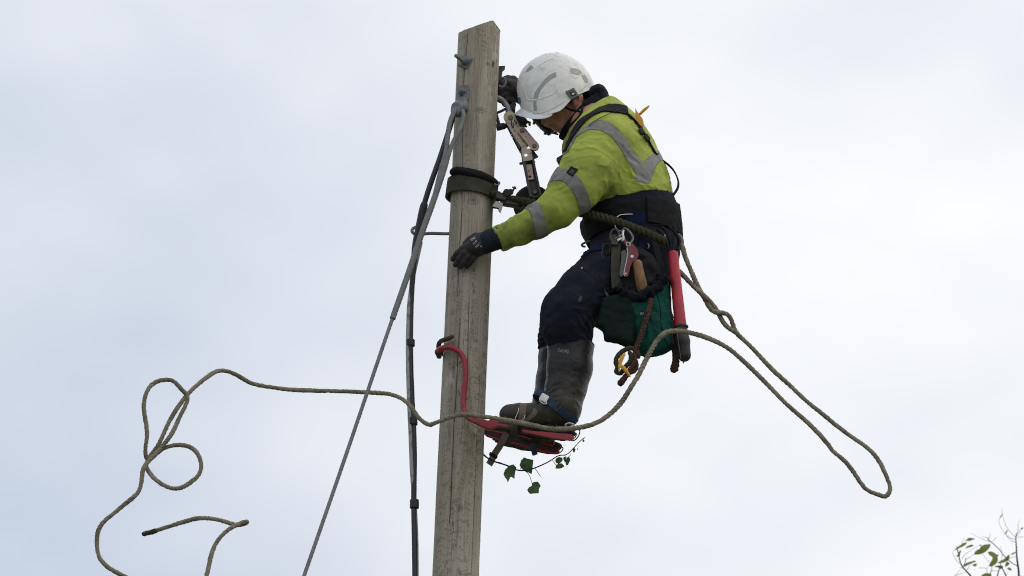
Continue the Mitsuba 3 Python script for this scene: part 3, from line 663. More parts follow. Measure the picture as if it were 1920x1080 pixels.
def tube4(p4, ns, lobes, pitch, amp):
    p, rad = p4[:, :3], p4[:, 3]; t, n, b = frames(p); s = np.r_[0, np.cumsum(np.linalg.norm(np.diff(p, axis=0), axis=1))]
    th = np.arange(ns) * 2 * math.pi / ns; ph = th[None] - 2 * math.pi * s[:, None] / pitch
    prof = 1 - amp + amp * np.abs(np.cos(lobes * ph / 2)) ** 0.7
    ring = p[:, None] + (rad[:, None] * prof)[..., None] * (np.cos(th)[None, :, None] * n[:, None] + np.sin(th)[None, :, None] * b[:, None])
    return skin_rings(ring.reshape(-1, 3), len(p), ns)
obj('preformed_grip', tube4(g4, 30, 8, 0.14, 0.20), 'wire_steel', stay, smooth=True)
obj('grip_leg', tube(leg_l, R(4.7), 0.004, 24, lobes=8, pitch=0.13, amp=0.2, world=True), 'wire_steel', stay, smooth=True)
obj('anchor_rod', cyl(ANCH, ANCH + wd / np.linalg.norm(wd) * -0.0 + np.array([ANCH[0] * 0, 0, 0]) + (ANCH - W1) / np.linalg.norm(ANCH - W1) * 0.5, 0.01), 'galvanised', stay)

cable = thing('service_cable', 'black cable taped to a thin grey one hanging left of the pole', 'cable')
cpts = [(850, 218, -0.085), (845, 234, -0.085), (836, 262, -0.08), (822, 304, -0.075), (809, 340, -0.07), (798, 374, -0.06), (792, 398, -0.05), (787, 425, -0.04), (781, 455, -0.03), (777, 490, -0.02), (773, 530, -0.01), (770.5, 580, 0), (769.5, 640, 0), (770.5, 700, 0), (773, 760, 0), (776, 820, 0), (776.5, 880, 0), (776, 940, 0), (777, 1000, 0), (778, 1080, 0)]
cw = PT(cpts); tail = np.array([[cw[-1][0] + 0.004 * k, 0.0, z] for k, z in enumerate(np.linspace(cw[-1][2] - 0.5, 0.0, 8))])
obj('black_core', tube(np.vstack([cw, tail]), R(5.2), 0.01, 16, world=True), 'cable_black', cable, smooth=True)
gpts = [(790, 452, -0.025), (779, 500, -0.012), (768, 560, -0.006), (765.5, 600, -0.006), (764.5, 640, -0.006), (765, 700, -0.006), (767, 760, -0.006), (770, 830, -0.008), (772.5, 890, -0.006), (777, 940, 0.006), (780.5, 1000, 0.006), (781.5, 1080, 0.006)]
gw = PT(gpts); gt = tail + np.array([0.008, 0.006, 0])
obj('grey_core', tube(np.vstack([gw, gt]), R(3.6), 0.01, 12, world=True), 'cable_grey', cable, smooth=True)
obj('heat_sleeve', tube([(797, 378, -0.058, 6), (794, 390, -0.053, 7.6), (788, 420, -0.042, 8.0), (781, 455, -0.03, 7.6), (777, 484, -0.022, 6)], 0, 0.006, 16), 'tape_black', cable, smooth=True)
for tx, ty, h in ((768, 643, 12), (773, 790, 13), (775.5, 945, 15)):
    C = P(tx, ty, -0.003)
    obj('tape_band', sdf_mesh(both(chain([(tx + 1.5, ty - 20, -0.002, 8.4), (tx + 1.5, ty + 20, -0.002, 8.4)], 0.95), lambda X, C=C, h=h: np.abs(X[:, 2] - C[2]) - R(h) * 0.53), C - 0.03, C + 0.03, 0.002), 'tape_black', cable, smooth=50)

# ================================================================== the lineworker
person = thing('person', 'lineworker in white helmet, lime jacket and dark trousers leaning towards the pole', 'person')
HC = P(1056, 184, 0.0)                                            # middle of the head
hf, hu = dv(-0.85, 0.53), dv(-0.53, -0.85)                         # the head's forward and up, per photograph pixel
HD = lambda f, u, y=0.0: HC + hf * f + hu * u + np.array([0, y, 0])
def hball(f, u, y, rf, ru, ry, rot=0.0): return ball(HD(f, u, y), R(rf), ry, R(ru), -32 + rot)
# --- skin: one continuous body under the clothes
head = union(0.022, hball(0, 14, 0, 48, 44, 0.077), hball(16, -14, 0, 34, 42, 0.064), hball(30, -44, 0, 17, 15, 0.036), hball(8, -34, 0, 26, 22, 0.056))
nose = union(0.008, chain([tuple(q) for q in [(1029, 219, 0, 6.5), (1020.5, 229, 0, 6.2)]]), chain([(1026, 234, -0.012, 4.2), (1026, 233, 0.012, 4.2)]))
brow = union(0.01, hball(42, 2, -0.03, 10, 6, 0.026), hball(42, 2, 0.03, 10, 6, 0.026))
cheek = union(0.01, hball(30, -22, -0.042, 15, 14, 0.02), hball(30, -22, 0.042, 15, 14, 0.02))
lips = union(0.004, hball(45, -38, 0, 4.5, 2.6, 0.022), hball(43.5, -43, 0, 4.5, 2.8, 0.020))
ear = lambda s: minus(union(0.006, hball(-12, -31, s * 0.088, 10, 16.5, 0.013, 12), hball(-8, -44, s * 0.082, 6, 7, 0.010)), hball(-10, -30, s * 0.103, 5.5, 9.5, 0.010, 12))
eye = lambda s: hball(40, -8, s * 0.032, 9, 6, 0.014)
face = minus(union(0.007, union(0.012, head, brow, cheek, nose), lips), eye(-1), eye(1))
eyeballs = union(0.002, hball(33, -8, -0.032, 11.5, 8, 0.014), hball(33, -8, 0.032, 11.5, 8, 0.014))
neck = chain([(1066, 205, 0, 33), (1098, 222, 0, 36), (1120, 250, 0, 44)], 0.95)
trunk = chain([(1112, 245, 0, 52), (1140, 290, 0, 66), (1172, 355, 0, 64), (1188, 420, 0, 66), (1195, 470, 0, 62)], 0.72)
arms = union(0.02, chain([(1122, 268, -0.17, 36), (1092, 325, -0.23, 32), (1045, 390, -0.245, 23), (985, 428, -0.21, 18), (925, 447, -0.165, 15), (890, 462, -0.125, 15)]),
             chain([(1112, 250, 0.17, 36), (1080, 215, 0.30, 32), (1040, 190, 0.36, 26), (1005, 175, 0.25, 18), (972, 174, 0.13, 10), (958, 172, 0.10, 8)]))
legs = union(0.03, chain([(1188, 480, -0.085, 44), (1115, 540, -0.16, 38), (1062, 588, -0.185, 30), (1070, 650, -0.17, 30), (1058, 755, -0.145, 21), (1010, 785, -0.145, 17), (965, 782, -0.145, 13)]),
             chain([(1186, 480, 0.085, 44), (1115, 545, 0.11, 38), (1062, 600, 0.12, 30), (1055, 670, 0.10, 30), (1036, 785, 0.07, 21), (990, 812, 0.07, 17), (945, 806, 0.07, 13)]))
body = union(0.005, union(0.02, face, union(0.02, neck, trunk, arms, legs), eyeballs), ear(-1), ear(1))
bm = sdf_mesh(body, P(845, 880, -0.36) - 0.0 * 1, P(1285, 100, 0.48) + 0.02, 0.0042, 24)
obj('body', bm, 'skin', person, smooth=True)
hm = sdf_mesh(both(union(0.01, hball(-6, 12, 0, 48, 46, 0.082), hball(-26, -14, 0, 24, 30, 0.066)), side((1072, 230), (1092, 150), -0.06)), HC - 0.16, HC + 0.16, 0.004)
obj('hair', hm, 'hair', person, smooth=True)

# --- jacket
j_trunk = chain([(1093, 228, 0, 56), (1112, 240, 0, 66), (1131, 268, 0, 78), (1152, 306, 0, 82), (1170, 350, 0, 83), (1180, 385, 0, 84)], 0.80, 0.03)
j_left = chain([(1128, 268, -0.165, 58), (1104, 319, -0.225, 52), (1077, 354, -0.245, 46), (1045, 391, -0.248, 35.5), (1007, 415, -0.23, 29.5), (974, 432, -0.205, 26.5), (941, 446, -0.175, 23), (915, 453, -0.155, 21)], 1.0, 0.02)
j_right = chain([(1116, 255, 0.165, 56), (1088, 222, 0.28, 46), (1046, 194, 0.345, 36), (1012, 180, 0.25, 28), (985, 175, 0.165, 23)], 1.0, 0.02)
collar_cut = side((1046, 268), (1142, 186), -0.09)
hem_cut = side((1275, 345), (1075, 400), -0.17)
cuff_cut = lambda X: np.where(np.linalg.norm(X - P(925, 448, -0.16), axis=1) < 0.12, side((943, 470), (917, 424), -0.165)(X), -1.0)
jk = union(0.04, both(j_trunk, hem_cut), j_left, j_right)
hollow = chain([(1070, 190, 0, 50), (1106, 236, 0, 47)], 0.9)
cuff_h = chain([(905, 456, -0.145, 17.5), (948, 440, -0.18, 19.5)])
jacket = minus(both(jk, collar_cut, cuff_cut), hollow, cuff_h)
jm = relax(sdf_mesh(jacket, P(895, 490, -0.42), P(1285, 130, 0.48), 0.0046, 24), 1)
jm = folds(jm, [(1092, 300, -0.24, 36, 12, 18, 3.6), (1120, 318, -0.25, 40, 4, 26, 5.4), (1075, 365, -0.27, 32, -18, 20, 3.6), (1030, 395, -0.27, 26, 35, 17, 5.0), (1000, 420, -0.25, 26, 62, 18, 4.3),
                (965, 428, -0.22, 22, 66, 14, 4.3), (940, 442, -0.19, 15, 70, 10, 3.6), (1160, 330, -0.2, 30, 70, 20, 5.1), (1190, 340, -0.2, 26, 40, 22, 3.4), (1240, 325, -0.1, 30, 30, 17, 5.1), (1252, 345, -0.05, 22, 15, 11, 4.2),
                (1215, 355, -0.15, 28, 10, 18, 3.8), (1085, 235, -0.12, 26, -38, 14, 2.2), (1068, 280, -0.1, 22, 80, 16, 3.2), (1140, 225, -0.1, 26, 30, 16, 2.5), (1185, 262, -0.12, 36, 55, 30, 3.4)], 0.0028, 3)
obj('jacket', jm, 'lime_cloth', person, smooth=True, label='lime yellow work jacket with grey reflective bands')
jk_key = person + '__jacket'
def tape(poly, y, y0, y1, off=0.0026): return band(jm, poly, y, y0, y1, off)
slA = [(1025, 342), (1039, 345), (1056, 350), (1069, 364), (1082, 384), (1090, 401), (1098, 422), (1122, 405), (1110, 387), (1102, 369), (1087, 347), (1071, 331), (1054, 324), (1042, 308)]
obj('sleeve_band', tape(slA, -0.28, -0.5, -0.15), 'tape', jk_key, smooth=50)
slB = [(972, 378), (983, 391), (991, 400), (998, 418), (1004, 440), (1008, 458), (1033, 450), (1027, 434), (1020, 413), (1011, 389), (1002, 379), (994, 364)]
obj('sleeve_band', tape(slB, -0.25, -0.5, -0.10), 'tape', jk_key, smooth=50)
B1 = [(1112, 239), (1127, 239), (1141, 242), (1156, 252), (1175, 270), (1194, 294), (1208, 313), (1197, 335), (1177, 309), (1163, 289), (1144, 271), (1122, 260), (1100, 258), (1080, 268), (1064, 300), (1050, 300), (1066, 275), (1085, 258), (1098, 248)]
obj('shoulder_band', tape(B1, -0.2, -0.5, -0.03), 'tape', jk_key, smooth=50)
B2 = [(1240, 262), (1226, 289), (1206, 312.5), (1195, 334), (1189, 353), (1216, 353), (1233, 308), (1246, 285)]
obj('back_band', tape(B2, -0.15, -0.5, 0.10), 'tape', jk_key, smooth=50)
for pts in ([(1083, 262), (1105, 277), (1125, 284), (1144, 296), (1156, 308), (1162, 325), (1166, 345), (1168, 357)], [(1142, 243), (1143, 262), (1147, 285), (1152, 300)], [(1195, 352), (1212, 352), (1240, 346), (1258, 340)]):
    q = onsurf(jm, pts, 0.0004, 80)
    obj('seam', tube(q, 0.0011, 0.004, 6, world=True), 'lime_cloth', jk_key, smooth=True)
pb_ = patch(jm, [(1071, 313), (1084, 318), (1074, 332), (1062, 325)], 0.005)
bd = obj('sleeve_badge', pb_, 'black_webbing', jk_key, smooth=40)
obj('badge_mark', patch(jm, [(1071, 318), (1078, 321), (1074, 328), (1067, 325)], 0.0058, 1.2), 'print_dim', bd, smooth=40)
# collar: dark lining stands up round the neck, high at the nape
inner = chain([(1040, 200, 0, 40), (1086, 202, 0, 41), (1100, 186, 0, 36), (1080, 160, 0, 60)], 0.88, 0.02)
lining = minus(both(union(0.02, chain([(1070, 226, 0, 40), (1094, 212, 0, 50)], 0.88), chain([(1092, 212, 0, 44), (1107, 196, 0, 34)], 0.75)), side((1150, 222), (1048, 298), -0.09), side((1033, 253), (1129, 165), -0.09)), inner)
lm_ = relax(sdf_mesh(lining, P(1010, 310, -0.2), P(1170, 120, 0.2), 0.004), 2)
obj('hood', folds(sdf_mesh(chain([(1106, 188, 0.0, 17), (1121, 183, 0.0, 19), (1128, 200, 0.0, 19)], 0.42, 0.01), P(1070, 230, -0.2), P(1160, 150, 0.2), 0.004), [(1120, 185, -0.05, 22, -50, 12, 2.2)], 0.0016), 'fleece', person, smooth=True)
obj('collar_lining', folds(lm_, [(1110, 200, -0.06, 30, -40, 11, 2.0)], 0.001), 'fleece', person, smooth=True)
# dark lower part of the jacket and the padded work belt
lower = both(chain([(1174, 362, 0, 68), (1181, 396, 0, 81), (1183, 414, 0, 90), (1190, 440, 0, 80)], 0.90, 0.03), side((1075, 384), (1275, 334), -0.17), side((1275, 462), (1085, 462), -0.1))
lw = folds(relax(sdf_mesh(lower, P(1070, 470, -0.3), P(1290, 320, 0.3), 0.005), 1), [(1110, 410, -0.1, 40, 10, 16, 5), (1180, 380, -0.2, 40, -10, 17, 3), (1255, 400, -0.1, 40, 5, 14, 2.4), (1130, 425, -0.15, 30, 30, 14, 3)], 0.002)
obj('jacket_hem', lw, 'navy_cloth', person, smooth=True)

# --- trousers
hipb = chain([(1188, 440, 0, 80), (1192, 470, 0, 80), (1193, 495, 0, 76)], 0.86, 0.03)
t_l = chain([(1186, 488, -0.075, 66), (1140, 522, -0.125, 60), (1098, 553, -0.165, 53), (1066, 585, -0.19, 49), (1062, 612, -0.182, 46), (1067, 632, -0.168, 40), (1070, 664, -0.155, 33)], 1.0, 0.025)
t_r = chain([(1184, 488, 0.075, 66), (1138, 525, 0.10, 60), (1096, 560, 0.12, 52), (1062, 596, 0.125, 47), (1056, 632, 0.108, 44), (1054, 655, 0.09, 40), (1054, 690, 0.075, 33)], 1.0, 0.025)
tr = both(union(0.03, hipb, t_l, t_r), side((1085, 440), (1285, 428), -0.1))
tmesh = relax(sdf_mesh(tr, P(1000, 690, -0.36), P(1290, 400, 0.34), 0.005, 24), 1)
tmesh = folds(tmesh, [(1055, 590, -0.25, 30, -12, 16, 4.6), (1055, 615, -0.24, 30, 8, 13, 5.5), (1085, 625, -0.24, 26, 18, 11, 5.2), (1060, 640, -0.22, 28, 4, 10, 4.6), (1100, 560, -0.26, 36, -40, 24, 5.2), (1150, 520, -0.24, 40, -48, 26, 6.1),
                      (1110, 500, -0.22, 34, -45, 18, 4.6), (1030, 640, 0.05, 30, 10, 12, 5.8), (1140, 575, -0.2, 26, -52, 16, 4.3)], 0.0025, 5)
obj('trousers', tmesh, 'navy_cloth', person, smooth=True)
tk = person + '__trousers'
obj('pocket_seam', tube(onsurf(tmesh, [(1092, 503), (1108, 515), (1122, 532), (1133, 552), (1142, 570)], 0.0006), 0.0016, 0.004, 6, world=True), 'black_webbing', tk, smooth=True)
obj('pocket_seam', tube(onsurf(tmesh, [(1130, 545), (1112, 562), (1098, 580)], 0.0006), 0.0013, 0.004, 6, world=True), 'navy_cloth', tk, smooth=True)
obj('knee_seam', tube(onsurf(tmesh, [(1020, 572), (1045, 582), (1075, 590), (1100, 604)], 0.0006), 0.0014, 0.004, 6, world=True), 'navy_cloth', tk, smooth=True)
obj('rivet', bolt(1091, 503, hit(tmesh, [1091], [503])[0][0][1] + 0.002, 1.5, 0.004, False), 'bright_steel', tk)
pf = patch(tmesh, [(1132, 541), (1141, 553), (1149, 570), (1140, 566)], 0.002)
if pf is not None: obj('pocket_edge', pf, 'print_grey', tk)
pf = patch(tmesh, [(1087, 554), (1092, 556), (1089, 566), (1083, 565)], 0.0012, 1.0)
if pf is not None: obj('thigh_badge', pf, 'print_dim', tk)

# --- rubber boots
def boot(dx, dy, y, lean=0.0):
    q = lambda pts: [(a + dx - lean * max(b - 640, 0), b + dy, y, r) for a, b, r in pts]
    shaft = chain(q([(1071, 610, 41), (1070, 645, 41.5), (1068, 690, 41), (1061, 728, 37), (1054, 758, 34)]), 1.0, 0.02)
    foot = chain(q([(1052, 768, 35), (1030, 778, 28), (1004, 781, 24), (978, 779, 20), (956, 778, 18.5)]), 0.88, 0.02)
    f = both(union(0.03, shaft, foot), side((1025 + dx, 633 + dy), (1120 + dx, 650 + dy), y), side((1095 + dx, 814 + dy), (930 + dx, 795 + dy), y - 0.05))
    f = minus(f, chain(q([(1073, 600, 37), (1070, 660, 37)])))
    m = relax(sdf_mesh(f, P(905 + dx, 825 + dy, y) - np.array([0, 0.12, 0.01]), P(1122 + dx, 615 + dy, y) + np.array([0, 0.12, 0.02]), 0.0038), 1)
    m = folds(m, [(1085 + dx, 738 + dy, y - 0.06, 22, -32, 15, 2.2), (1040 + dx, 738 + dy, y - 0.06, 14, -15, 11, 2.2), (1065 + dx, 690 + dy, y - 0.08, 40, 20, 60, 1.2)], 0.0009, 8)
    return m
def dress_boot(key, m, dx, dy, y, near, sx=0):
    obj('rim', tube(np.array([P(1071 + dx, 641.5 + dy, y) + math.cos(t) * dv(41.5, 7.5) + np.array([0, math.sin(t) * R(41.5), 0]) for t in np.linspace(0, 2 * math.pi, 60)]), 0.0042, 0.005, 8, world=True), 'boot_rubber', key, smooth=True)
    dx -= sx
    so = both(chain([(1053 + dx, 790 + dy, y, 36), (1010 + dx, 788 + dy, y, 29), (980 + dx, 784 + dy, y, 26), (955 + dx, 780 + dy, y, 21)], 0.86, 0.02), side((1095 + dx, 818 + dy), (930 + dx, 800 + dy), y - 0.05), side((925 + dx, 789 + dy), (1095 + dx, 806 + dy), y - 0.05))
    obj('sole', relax(sdf_mesh(so, P(925 + dx, 835 + dy, y) - np.array([0, 0.12, 0.01]), P(1100 + dx, 770 + dy, y) + np.array([0, 0.12, 0.02]), 0.0035), 1), 'sole_rubber', key, smooth=35)
    obj('toe_cap', grown(trimesh.Trimesh(*_near(m, P(952 + dx, 778 + dy, y), dx, dy, y), process=False), 0.0022), 'boot_rubber', key, smooth=True)
def _near(m, c, dx, dy, y):
    keep = side((976 + dx, 740 + dy), (982 + dx, 820 + dy), y)(np.asarray(m.vertices)) < 0
    f = np.asarray(m.faces)[keep[np.asarray(m.faces)].all(1)]; u = np.unique(f); mp = np.full(len(m.vertices), 0); mp[u] = np.arange(len(u))
    return np.asarray(m.vertices)[u], mp[f]
b1 = boot(0, 0, -0.155)
k1 = obj('boot', b1, 'boot_rubber', person, smooth=True)
dress_boot(k1, b1, 0, 0, -0.155, True)
obj('boot_lettering', lettering('Tunyeg', (1045.5, 660), (1065.5, 661), b1, 6.6), 'boot_print', k1)
obj('boot_seam', tube(onsurf(b1, [(1027, 672), (1045, 670), (1068, 674), (1090, 684), (1104, 694)], 0.0002), 0.0012, 0.004, 6, world=True), 'boot_rubber', k1, smooth=True)
b2 = boot(-17, 25, 0.075, 0.07)
k2 = obj('boot', b2, 'boot_rubber', person, smooth=True)
dress_boot(k2, b2, -17, 25, 0.075, False, 9)

# --- gloves
GY = -0.125
def finger(pts): return chain(pts, 1.0, 0.004)
left_hand = union(0.008, chain([(928, 446, -0.160, 17), (912, 453, -0.148, 18), (899, 459, -0.136, 19), (889, 465, -0.128, 17.5)], 0.9, 0.012), chain([(901, 449, -0.128, 9), (884, 459, -0.125, 8.5)]), chain([(897, 471, -0.128, 9), (888, 476, -0.124, 8)]))
fing = [finger([(884, 455, -0.130, 7.2), (870, 465, -0.130, 6.6), (858, 475, -0.118, 6.0), (849, 486, -0.104, 4.8)]),
        finger([(885, 463, -0.133, 7.6), (871, 475, -0.134, 6.9), (861, 486, -0.122, 6.3), (854, 496, -0.108, 5.1)]),
        finger([(888, 470, -0.132, 7.4), (877, 482, -0.133, 6.7), (869, 492, -0.121, 6.2), (863, 500, -0.108, 5.1)]),
        finger([(894, 475, -0.128, 6.8), (886, 485, -0.127, 6.1), (880, 493, -0.118, 5.6), (876, 500, -0.106, 4.8)])]
thumb = finger([(906, 443, -0.125, 7.5), (892, 444, -0.108, 7.5), (881, 450, -0.100, 6.8), (873, 457, -0.097, 6)])
def handsdf(X):
    d = left_hand(X)
    for g in fing + [thumb]: d = smin(d, g(X), 0.0022)
    return d
gl = folds(relax(sdf_mesh(handsdf, P(840, 510, -0.22), P(945, 420, -0.06), 0.0022), 1), [(895, 458, -0.16, 12, 60, 6, 0.9), (880, 472, -0.15, 14, -40, 9, 0.7)], 0.0006)
gk = obj('glove', gl, 'glove_coating', person, smooth=True)
cuffk = both(chain([(960, 436, -0.19, 21.5), (940, 444, -0.176, 21.0), (922, 450, -0.160, 19.8), (906, 457, -0.145, 20.3)], 0.92), side((912, 480), (895, 436), -0.15))
obj('knit_cuff', folds(relax(sdf_mesh(cuffk, P(890, 490, -0.26), P(980, 410, -0.08), 0.003), 1), [(918, 452, -0.18, 20, 64, 5, 0.9)], 0.0008), 'glove_knit', gk, smooth=True)
for tx, a, b, h, mt in (('EN', (884.5, 452.5), (890, 448), 4.2, 'print_white'), ('3', (890.5, 448), (893, 446.4), 4.4, 'print_green'), ('CE', (888, 459.5), (895.5, 452.5), 3.6, 'print_white'), ('4', (898.5, 459), (902, 456), 4.4, 'print_blue'),
                        ('388', (892.5, 465.5), (899, 460), 4.0, 'print_white'), ('9', (901.5, 465), (904.5, 462.5), 3.6, 'print_white')):
    try: obj('cuff_print', lettering(tx, a, b, gl, h, 0.0008), mt, gk)
    except Exception: pass
rh = union(0.008, chain([(990, 178, 0.17, 18), (972, 174, 0.13, 18), (958, 172, 0.10, 19)], 0.9, 0.01), chain([(966, 160, 0.10, 12), (952, 158, 0.07, 11)]))
rf = [finger([(956, 159, 0.08, 9.0), (948, 155, 0.055, 8.2), (939, 158, 0.04, 7.5), (936, 166, 0.045, 7)]),
      finger([(952, 168, 0.08, 9.2), (943, 166, 0.05, 8.4), (935, 170, 0.035, 7.8), (934, 178, 0.045, 7)]),
      finger([(952, 178, 0.085, 9.0), (944, 178, 0.058, 8.2), (937, 181, 0.05, 7.6), (938, 187, 0.06, 6.6)]),
      finger([(957, 186, 0.09, 8.6), (951, 189, 0.065, 7.6), (946, 191, 0.062, 6.8), (947, 195, 0.07, 6)]),
      finger([(972, 158, 0.12, 9.0), (962, 150, 0.095, 8.4), (952, 148, 0.08, 7.4), (946, 149, 0.065, 6.6)])]
def rhand(X):
    d = rh(X)
    for g in rf: d = smin(d, g(X), 0.0035)
    return d
gr = relax(sdf_mesh(rhand, P(925, 215, 0.0) - np.array([0, 0.04, 0.05]), P(1000, 130, 0.24) + np.array([0, 0.02, 0.06]), 0.0025), 1)
gk2 = obj('glove', gr, 'glove_coating', person, smooth=True)
obj('knit_cuff', sdf_mesh(chain([(1000, 180, 0.20, 20), (980, 177, 0.15, 20)]), P(940, 230, 0.08) - 0.02, P(1030, 140, 0.3), 0.0035), 'glove_knit', gk2, smooth=True)

# --- helmet
FH, UH = dv(-0.927, 0.375), dv(-0.375, -0.927)
HW = P(1048.5, 189, 0.0)
YA = np.array([0, 1.0, 0])
def rim_h(al): c = np.cos(al); return -14.0 + 24.0 * np.sin(al) + np.where(c > 0, 27.0 * np.maximum(c, 0) ** 4, -2.0 * c * c) + 16.0 * smoothnp(-0.25, 0.35, -c)
def dome(al, t, grow=0.0):
    """al: round the rim from the front, t: 0 rim .. 1 crown"""
    al, t = np.broadcast_arrays(np.asarray(al, float), np.asarray(t, float))
    fa = np.where(np.cos(al) > 0, 73.0, 73.5) + grow; ph = t * math.pi / 2
    rad = np.cos(ph) ** 0.86; hh = np.sin(ph) ** 0.94
    side_flat = 1 - 0.03 * np.abs(np.sin(al)) ** 4 * (t > 0)
    rh_ = rim_h(al); top = 93.0 + grow + 2.5 * np.cos(al) * rad * np.sin(2 * ph)
    h = rh_ + (top - rh_) * hh
    bul = 1 + 0.035 * np.sin(np.clip(t, 0, 1) * math.pi) * (0.5 - 0.5 * np.cos(al))
    x = np.cos(al) * fa * rad * bul; y = np.sin(al) * (R(55.5 + grow)) * rad * side_flat
    return HW + x[..., None] * FH + h[..., None] * UH + y[..., None] * YA
def lathe_grid(fn, na, ts):
    al = np.arange(na) * 2 * math.pi / na; v = [fn(al, np.full(na, t)) for t in ts]; return np.vstack(v), len(ts), na
ts = np.r_[np.linspace(0, 0.97, 60), 0.995]
vo, nr, ns_ = lathe_grid(dome, 160, ts)
vi, _, _ = lathe_grid(lambda a, t: dome(a, t, -2.2), 160, ts[::-1])
shell = skin_rings(np.vstack([vo, vi]), nr * 2, ns_)
sh = trimesh.Trimesh(vo, skin_rings(vo, nr, ns_, caps=False).faces, process=False)
sh_full = skin_rings(vo, nr, ns_)
if sh_full.volume < 0: sh_full.invert()
if shell.volume < 0: shell.invert()
hk_ = obj('helmet', shell, 'helmet_plastic', person, smooth=50, label='scuffed white safety helmet with grey reflective stickers')
# rolled rim bead and raised oval panel
al = np.linspace(0, 2 * math.pi, 140)
obj('rim_bead', tube(dome(al, np.full(140, 0.0)) + 0 * UH, 0.0022, 0.004, 8, world=True), 'helmet_plastic', hk_, smooth=True)
gut = [(968, 199), (972, 206), (978, 209), (988, 212.5), (1000, 213), (1014, 211.2), (1030, 206), (1045, 198), (1060, 189), (1074, 180), (1086, 172), (1096, 163), (1104, 155), (1109, 148)]
obj('gutter', tube(onsurf(sh_full, gut, -0.0002, 80), 0.0030, 0.004, 8, world=True), 'helmet_plastic', hk_, smooth=True)
oval = [(1040, 110), (1022, 116), (1004, 129), (992, 144), (985, 160), (984, 173), (988, 184), (995, 188.5), (1008, 186.5), (1025, 181), (1038, 175), (1044, 168), (1047, 160)]
obj('raised_edge', tube(onsurf(sh_full, oval, -0.0012, 90), 0.0036, 0.004, 10, world=True), 'helmet_plastic', hk_, smooth=True)
obj('raised_edge', tube(onsurf(sh_full, [(1098, 123), (1094, 132), (1088, 141), (1080, 146), (1072, 144), (1069, 138), (1067, 130)], -0.0010, 50), 0.0030, 0.004, 10, world=True), 'helmet_plastic', hk_, smooth=True)
for poly in ([(1042, 135), (1044, 144), (1034, 149), (1024, 157), (1015, 168), (1010, 178), (1008.5, 185), (1000.5, 186), (1003, 174), (1010, 163), (1020, 150), (1030, 141)],
             [(1000.5, 189), (1006, 188), (1006, 197), (1007.5, 207), (1002, 208.5), (1000, 199)], [(996, 122), (1001.5, 127.5), (993, 133), (985.5, 136), (989, 129)],
             [(1068, 128), (1077, 128), (1086, 131), (1091.5, 136), (1088, 141), (1078, 140), (1070.5, 138)], [(1090, 142), (1096, 139), (1102, 150), (1102.5, 155.5), (1098, 157), (1094, 150)], [(1036, 97), (1046, 96.2), (1054, 99), (1050, 101), (1042, 99.5)]):
    pa_ = patch(sh_full, poly, 0.0009, 1.3)
    if pa_ is not None: obj('reflective_sticker', pa_, 'helmet_sticker', hk_, smooth=40)
pa_ = patch(sh_full, [(968.5, 181.5), (975.5, 183), (977, 191), (975.5, 196.5), (970, 194), (968, 189)], 0.0009, 1.0)
if pa_ is not None:
    bk = obj('blue_sticker', pa_, 'sticker_blue', hk_)
    pa_ = patch(sh_full, [(970.5, 186), (974.5, 187), (974.5, 190.5), (970.8, 189.5)], 0.0014, 0.7)
    if pa_ is not None: obj('sticker_mark', pa_, 'helmet_sticker', bk)
# brim
def brim_pts(a, s):
    fade = np.clip(np.cos(np.clip(a * 1.36, -math.pi / 2, math.pi / 2)), 0, 1)
    base = dome(a, np.zeros_like(a)); out = 14.5 * fade ** 1.1; drop = (6 + 9 * np.sin(a) ** 2 * (a < 0)) * fade ** 0.6 * np.where(a > 0, 0.45, 1.0)
    e = HW + (73 + out)[:, None] * (np.cos(a))[:, None] * FH + (np.sin(a) * R(55.5 + out * 0.6))[:, None] * YA + (rim_h(a) - drop)[:, None] * UH
    return base * (1 - s) + e * s
aa = np.radians(np.linspace(-66, 66, 60)); bs = np.linspace(0, 1, 8)
up_ = np.stack([brim_pts(aa, s) + UH * (0.8 - 1.2 * s) for s in bs]); dn_ = np.stack([brim_pts(aa, s) - UH * 2.0 for s in bs])
loop = np.concatenate([up_, dn_[::-1]], 0).transpose(1, 0, 2)
bmesh = skin_rings(loop.reshape(-1, 3), 60, 16)
if bmesh.volume < 0: bmesh.invert()
obj('brim', bmesh, 'brim_plastic', hk_, smooth=40)
# clip for the chin strap and ear muffs
cpos, cn = hit(sh_full, [1073], [177]); cpos, cn = cpos[0], cn[0]
if np.isnan(cpos[0]): cpos, cn = hit(sh_full, [1070], [172]); cpos, cn = cpos[0], cn[0]
clip = obj('side_clip', facing_plate(cpos - cn * 0.002, cn, R(9), R(10), 0.010, -30), 'grey_plastic', hk_)
obj('clip_latch', facing_plate(cpos + cn * 0.0085, cn, R(4.5), R(5.5), 0.004, -30), 'dark_steel', clip)
obj('clip_label', facing_plate(cpos + cn * 0.0120 - UH * 2.5, cn, R(2.2), R(1.6), 0.002, -30), 'print_white', clip)
straps = [[(1052, 197), (1062, 202), (1074, 207), (1086, 209), (1090, 212)], [(1099, 180), (1096, 190), (1093, 201), (1091, 212)], [(1090, 210), (1086, 219), (1078, 228), (1066, 238)]]
for s_ in straps:
    q = onsurf(bm, s_, 0.003, 30)
    if len(q) > 3: obj('chin_strap', tube(q, 0.0042, 0.004, 8, world=True), 'black_webbing', hk_, smooth=True)

